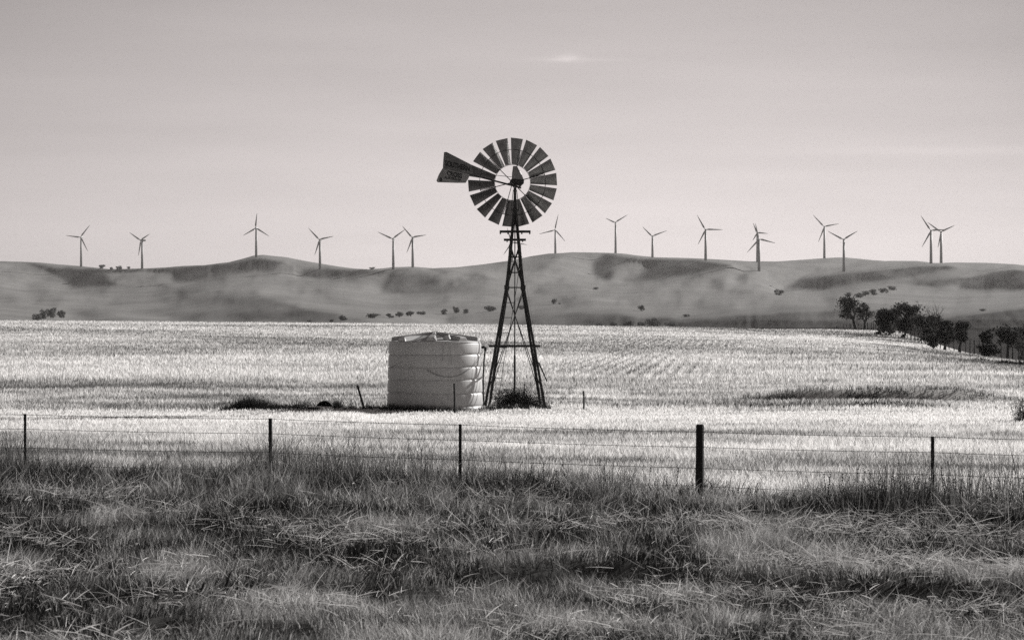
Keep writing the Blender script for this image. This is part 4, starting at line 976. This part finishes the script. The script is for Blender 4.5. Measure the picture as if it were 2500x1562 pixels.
for i, (zx, zb0, zt0) in enumerate(bp):
    px, pyb = zf(zx, zb0); _, pyt = zf(zx, zt0); Yd = bfY(px); x_ = X(px, Yd); g_ = gz(x_, Yd); hpost = max(.9, (pyb-pyt)/F*Yd)
    hpost = min(hpost, 1.75); zt_ = Z(pyt, Yd) if abs(Z(pyb, Yd)-g_) < 1.2 else g_+hpost
    zt_ = max(zt_, g_+.8)
    b = MB(); w_ = .055+.05*((i*7) % 5 == 0)+.02*(i % 3); ln_ = random.uniform(-.06, .06); b.tube([Vector((x_, Yd, g_-.3)), Vector((x_+ln_*.5, Yd, (g_+zt_)/2)), Vector((x_+ln_, Yd, zt_))], [w_, w_*.95, w_*.85], 6)
    b.build('post', M_WOODK, bf); ptop.append(Vector((x_+ln_, Yd, zt_)))
for f_ in (.12, .42, .72):
    b = MB(); b.tube([Vector((p.x, p.y, p.z-f_*1.0)) for p in ptop], .012, 4); b.build('wire', M_WIRE, bf)
clumpset('weeds', [(2120, 330, 30, 6, 120), (2190, 270, 30, 8, 160), (2230, 250, 40, 9, 240), (2320, 215, 60, 8, 260), (2400, 190, 50, 12, 300), (2460, 175, 60, 18, 600), (2500, 172, 50, 20, 500), (2210, 255, 110, 4, 300)], 'scrubby dark weeds on the slope below the boundary fence', hw=.07)

# ------------------------------------------------------------------ tangled brush, shrub and dead twigs
def twigs(name, label, cat, c, hw, hh, dp, n_, seed, m=M_TWIG, rad=.006, arch=True, kind_parts=None):
    g_ = random.Random(seed); base = Vector(c)
    T = thing(name, tuple(base), label, cat)
    b = MB()
    for i in range(n_):
        an = g_.uniform(0, 2*math.pi); f_ = math.sqrt(g_.random()); p = base+Vector((math.cos(an)*f_*hw*.8, math.sin(an)*f_*dp, -.03))
        dx = g_.uniform(-1, 1)*hw*.9; top = p+Vector((dx*.5, g_.uniform(-.3, .3)*dp, hh*g_.uniform(.35, 1)*(1-.5*f_*f_)))
        e = top+Vector((dx*.5, g_.uniform(-.3, .3)*dp, -hh*g_.uniform(-.15, .5)))
        pts = []
        for t in np.linspace(0, 1, 7):
            q = p*(1-t)**2+top*2*t*(1-t)+e*t*t; q.z = max(q.z, base.z-.03); pts.append(q)
        b.tube(pts, [rad*(1-.7*t) for t in np.linspace(0, 1, 7)], 4, cap=False)
    b.build('branches', m, T); return T
bx = X(1255, 78.6)
br = twigs('brush_heap', 'dark tangled brush heaped between the legs of the windmill', 'brush', (X(1262, 78.9), 78.9, gz(bx, 78.9)), .98, 1.25, .7, 560, 5)
g_ = np.random.default_rng(3)
leaf_cloud('foliage', [(X(1235, 78.8), 78.8, gz(bx, 78.8)+.34), (X(1258, 78.9), 78.9, gz(bx, 78.9)+.33), (X(1280, 79), 79.1, gz(bx, 79)+.3), (X(1300, 79), 79.1, gz(bx, 79)+.15), (X(1318, 79), 79, gz(bx, 79)+.22)],
           [(.46, .4, .42), (.5, .4, .34), (.42, .4, .36), (.4, .4, .2), (.25, .3, .35)], [900, 800, 420, 420, 260], .028, M_DARKW, br, 9)
sx_ = X(2492, 66); sh_ = twigs('dead_shrub', 'thin twiggy shrub at the right edge in front of the dam bank', 'shrub', (sx_+.05, 66, gz(sx_, 66)), .32, 1.25, .25, 90, 12, rad=.008)
leaf_cloud('foliage', [(sx_, 66, gz(sx_, 66)+.55), (sx_-.1, 66, gz(sx_, 66)+.35), (sx_+.1, 66, gz(sx_, 66)+.7)], [(.3, .2, .22), (.25, .2, .12), (.25, .2, .16)], [160, 90, 80], .02, M_DARKW, sh_, 4)
def twig(label, paths, Yd, r_):
    q0 = P(*paths[0][0], Yd); T = thing('dead_twig', (q0.x, Yd, gz(q0.x, Yd)), label, 'twig', 'dead twigs in the verge')
    b = MB()
    for pth in paths:
        pts = [P(a_, c_, Yd)+Vector((0, .03*math.sin(k_*2), 0)) for k_, (a_, c_) in enumerate(pth)]
        b.tube(pts, [r_*(1-.65*t) for t in np.linspace(0, 1, len(pts))], 6)
    b.build('stem', M_TWIG, T)
twig('dark forked dead twig standing left of the other in the near grass', [[(468, 1492), (470, 1462), (464, 1440), (458, 1412)], [(470, 1466), (482, 1448), (496, 1430), (499, 1420)]], 20.4, .026)
twig('dark dead twig spreading wide to the right in the near grass', [[(538, 1482), (544, 1460), (552, 1430), (562, 1398), (570, 1390)], [(541, 1472), (560, 1462), (585, 1444), (607, 1422)]], 20.6, .018)
twig('small dark dead twig lying in the grass behind the right post', [[(2384, 1268), (2372, 1258), (2362, 1254), (2380, 1236)]], 27.5, .009)
# weed stalks with round seed heads by the right fence post
def seed_stalks(name, label, spec, seed):
    g_ = random.Random(seed); b = MB()
    for px, Yd, hpx in spec:
        p = Vector((X(px, Yd), Yd, 0)); p.z = gz(p.x, Yd)-.02; h_ = hpx/F*Yd; dx = g_.uniform(-.12, .12)*h_
        pts = [p+Vector((dx*t*t, 0, h_*t)) for t in np.linspace(0, 1, 6)]; b.tube(pts, [.0045*(1-.6*t) for t in np.linspace(0, 1, 6)], 5)
        for k_ in range(6):
            t = .55+.45*k_/5; c_ = p+Vector((dx*t*t+g_.uniform(-.012, .012), 0, h_*t)); r_ = g_.uniform(.006, .011)
            b.tube([c_-Vector((0, 0, r_)), c_-Vector((0, 0, r_*.5)), c_+Vector((0, 0, r_*.5)), c_+Vector((0, 0, r_))], [r_*.3, r_, r_, r_*.3], 6)
    tag(b.build(name, M_TWIG), label, 'weeds', kind='stuff')
seed_stalks('seed_stalks', 'dark weed stalks with round seed heads around the right fence post',
            [(px, 29.6+random.uniform(-.5, .9), random.uniform(60, 105)) for px in list(np.random.default_rng(5).uniform(2010, 2190, 16))+list(np.random.default_rng(6).uniform(2220, 2350, 16))], 3)
seed_stalks('seed_stalks', 'dark weed stalks with seed heads between the second and third posts',
            [(px, 32.4+random.uniform(-.4, .6), random.uniform(50, 85)) for px in np.random.default_rng(8).uniform(1150, 1700, 22)], 4)

# ------------------------------------------------------------------ haze
def haze():
    zmin = float(vv[:, 2].min())-1.5; zmax = 420; y0, y1 = -75, float(vv[:, 1].max())+60; xm = float(np.abs(vv[:, 0]).max())+60
    b = MB(); b.box((0, (y0+y1)/2, (zmin+zmax)/2), (2*xm, y1-y0, zmax-zmin))
    m = bpy.data.materials.new('haze_air'); m.use_nodes = True; n_ = m.node_tree; n_.nodes.clear()
    o = n_.nodes.new('ShaderNodeOutputMaterial'); v = n_.nodes.new('ShaderNodeVolumePrincipled')
    v.inputs['Color'].default_value = (.93, .91, .90, 1); v.inputs['Density'].default_value = 0.000017; v.inputs['Anisotropy'].default_value = .3
    n_.links.new(v.outputs[0], o.inputs['Volume'])
    tag(b.build('haze', m), 'thin pale haze filling the air over the hills', 'haze', kind='stuff')
haze()
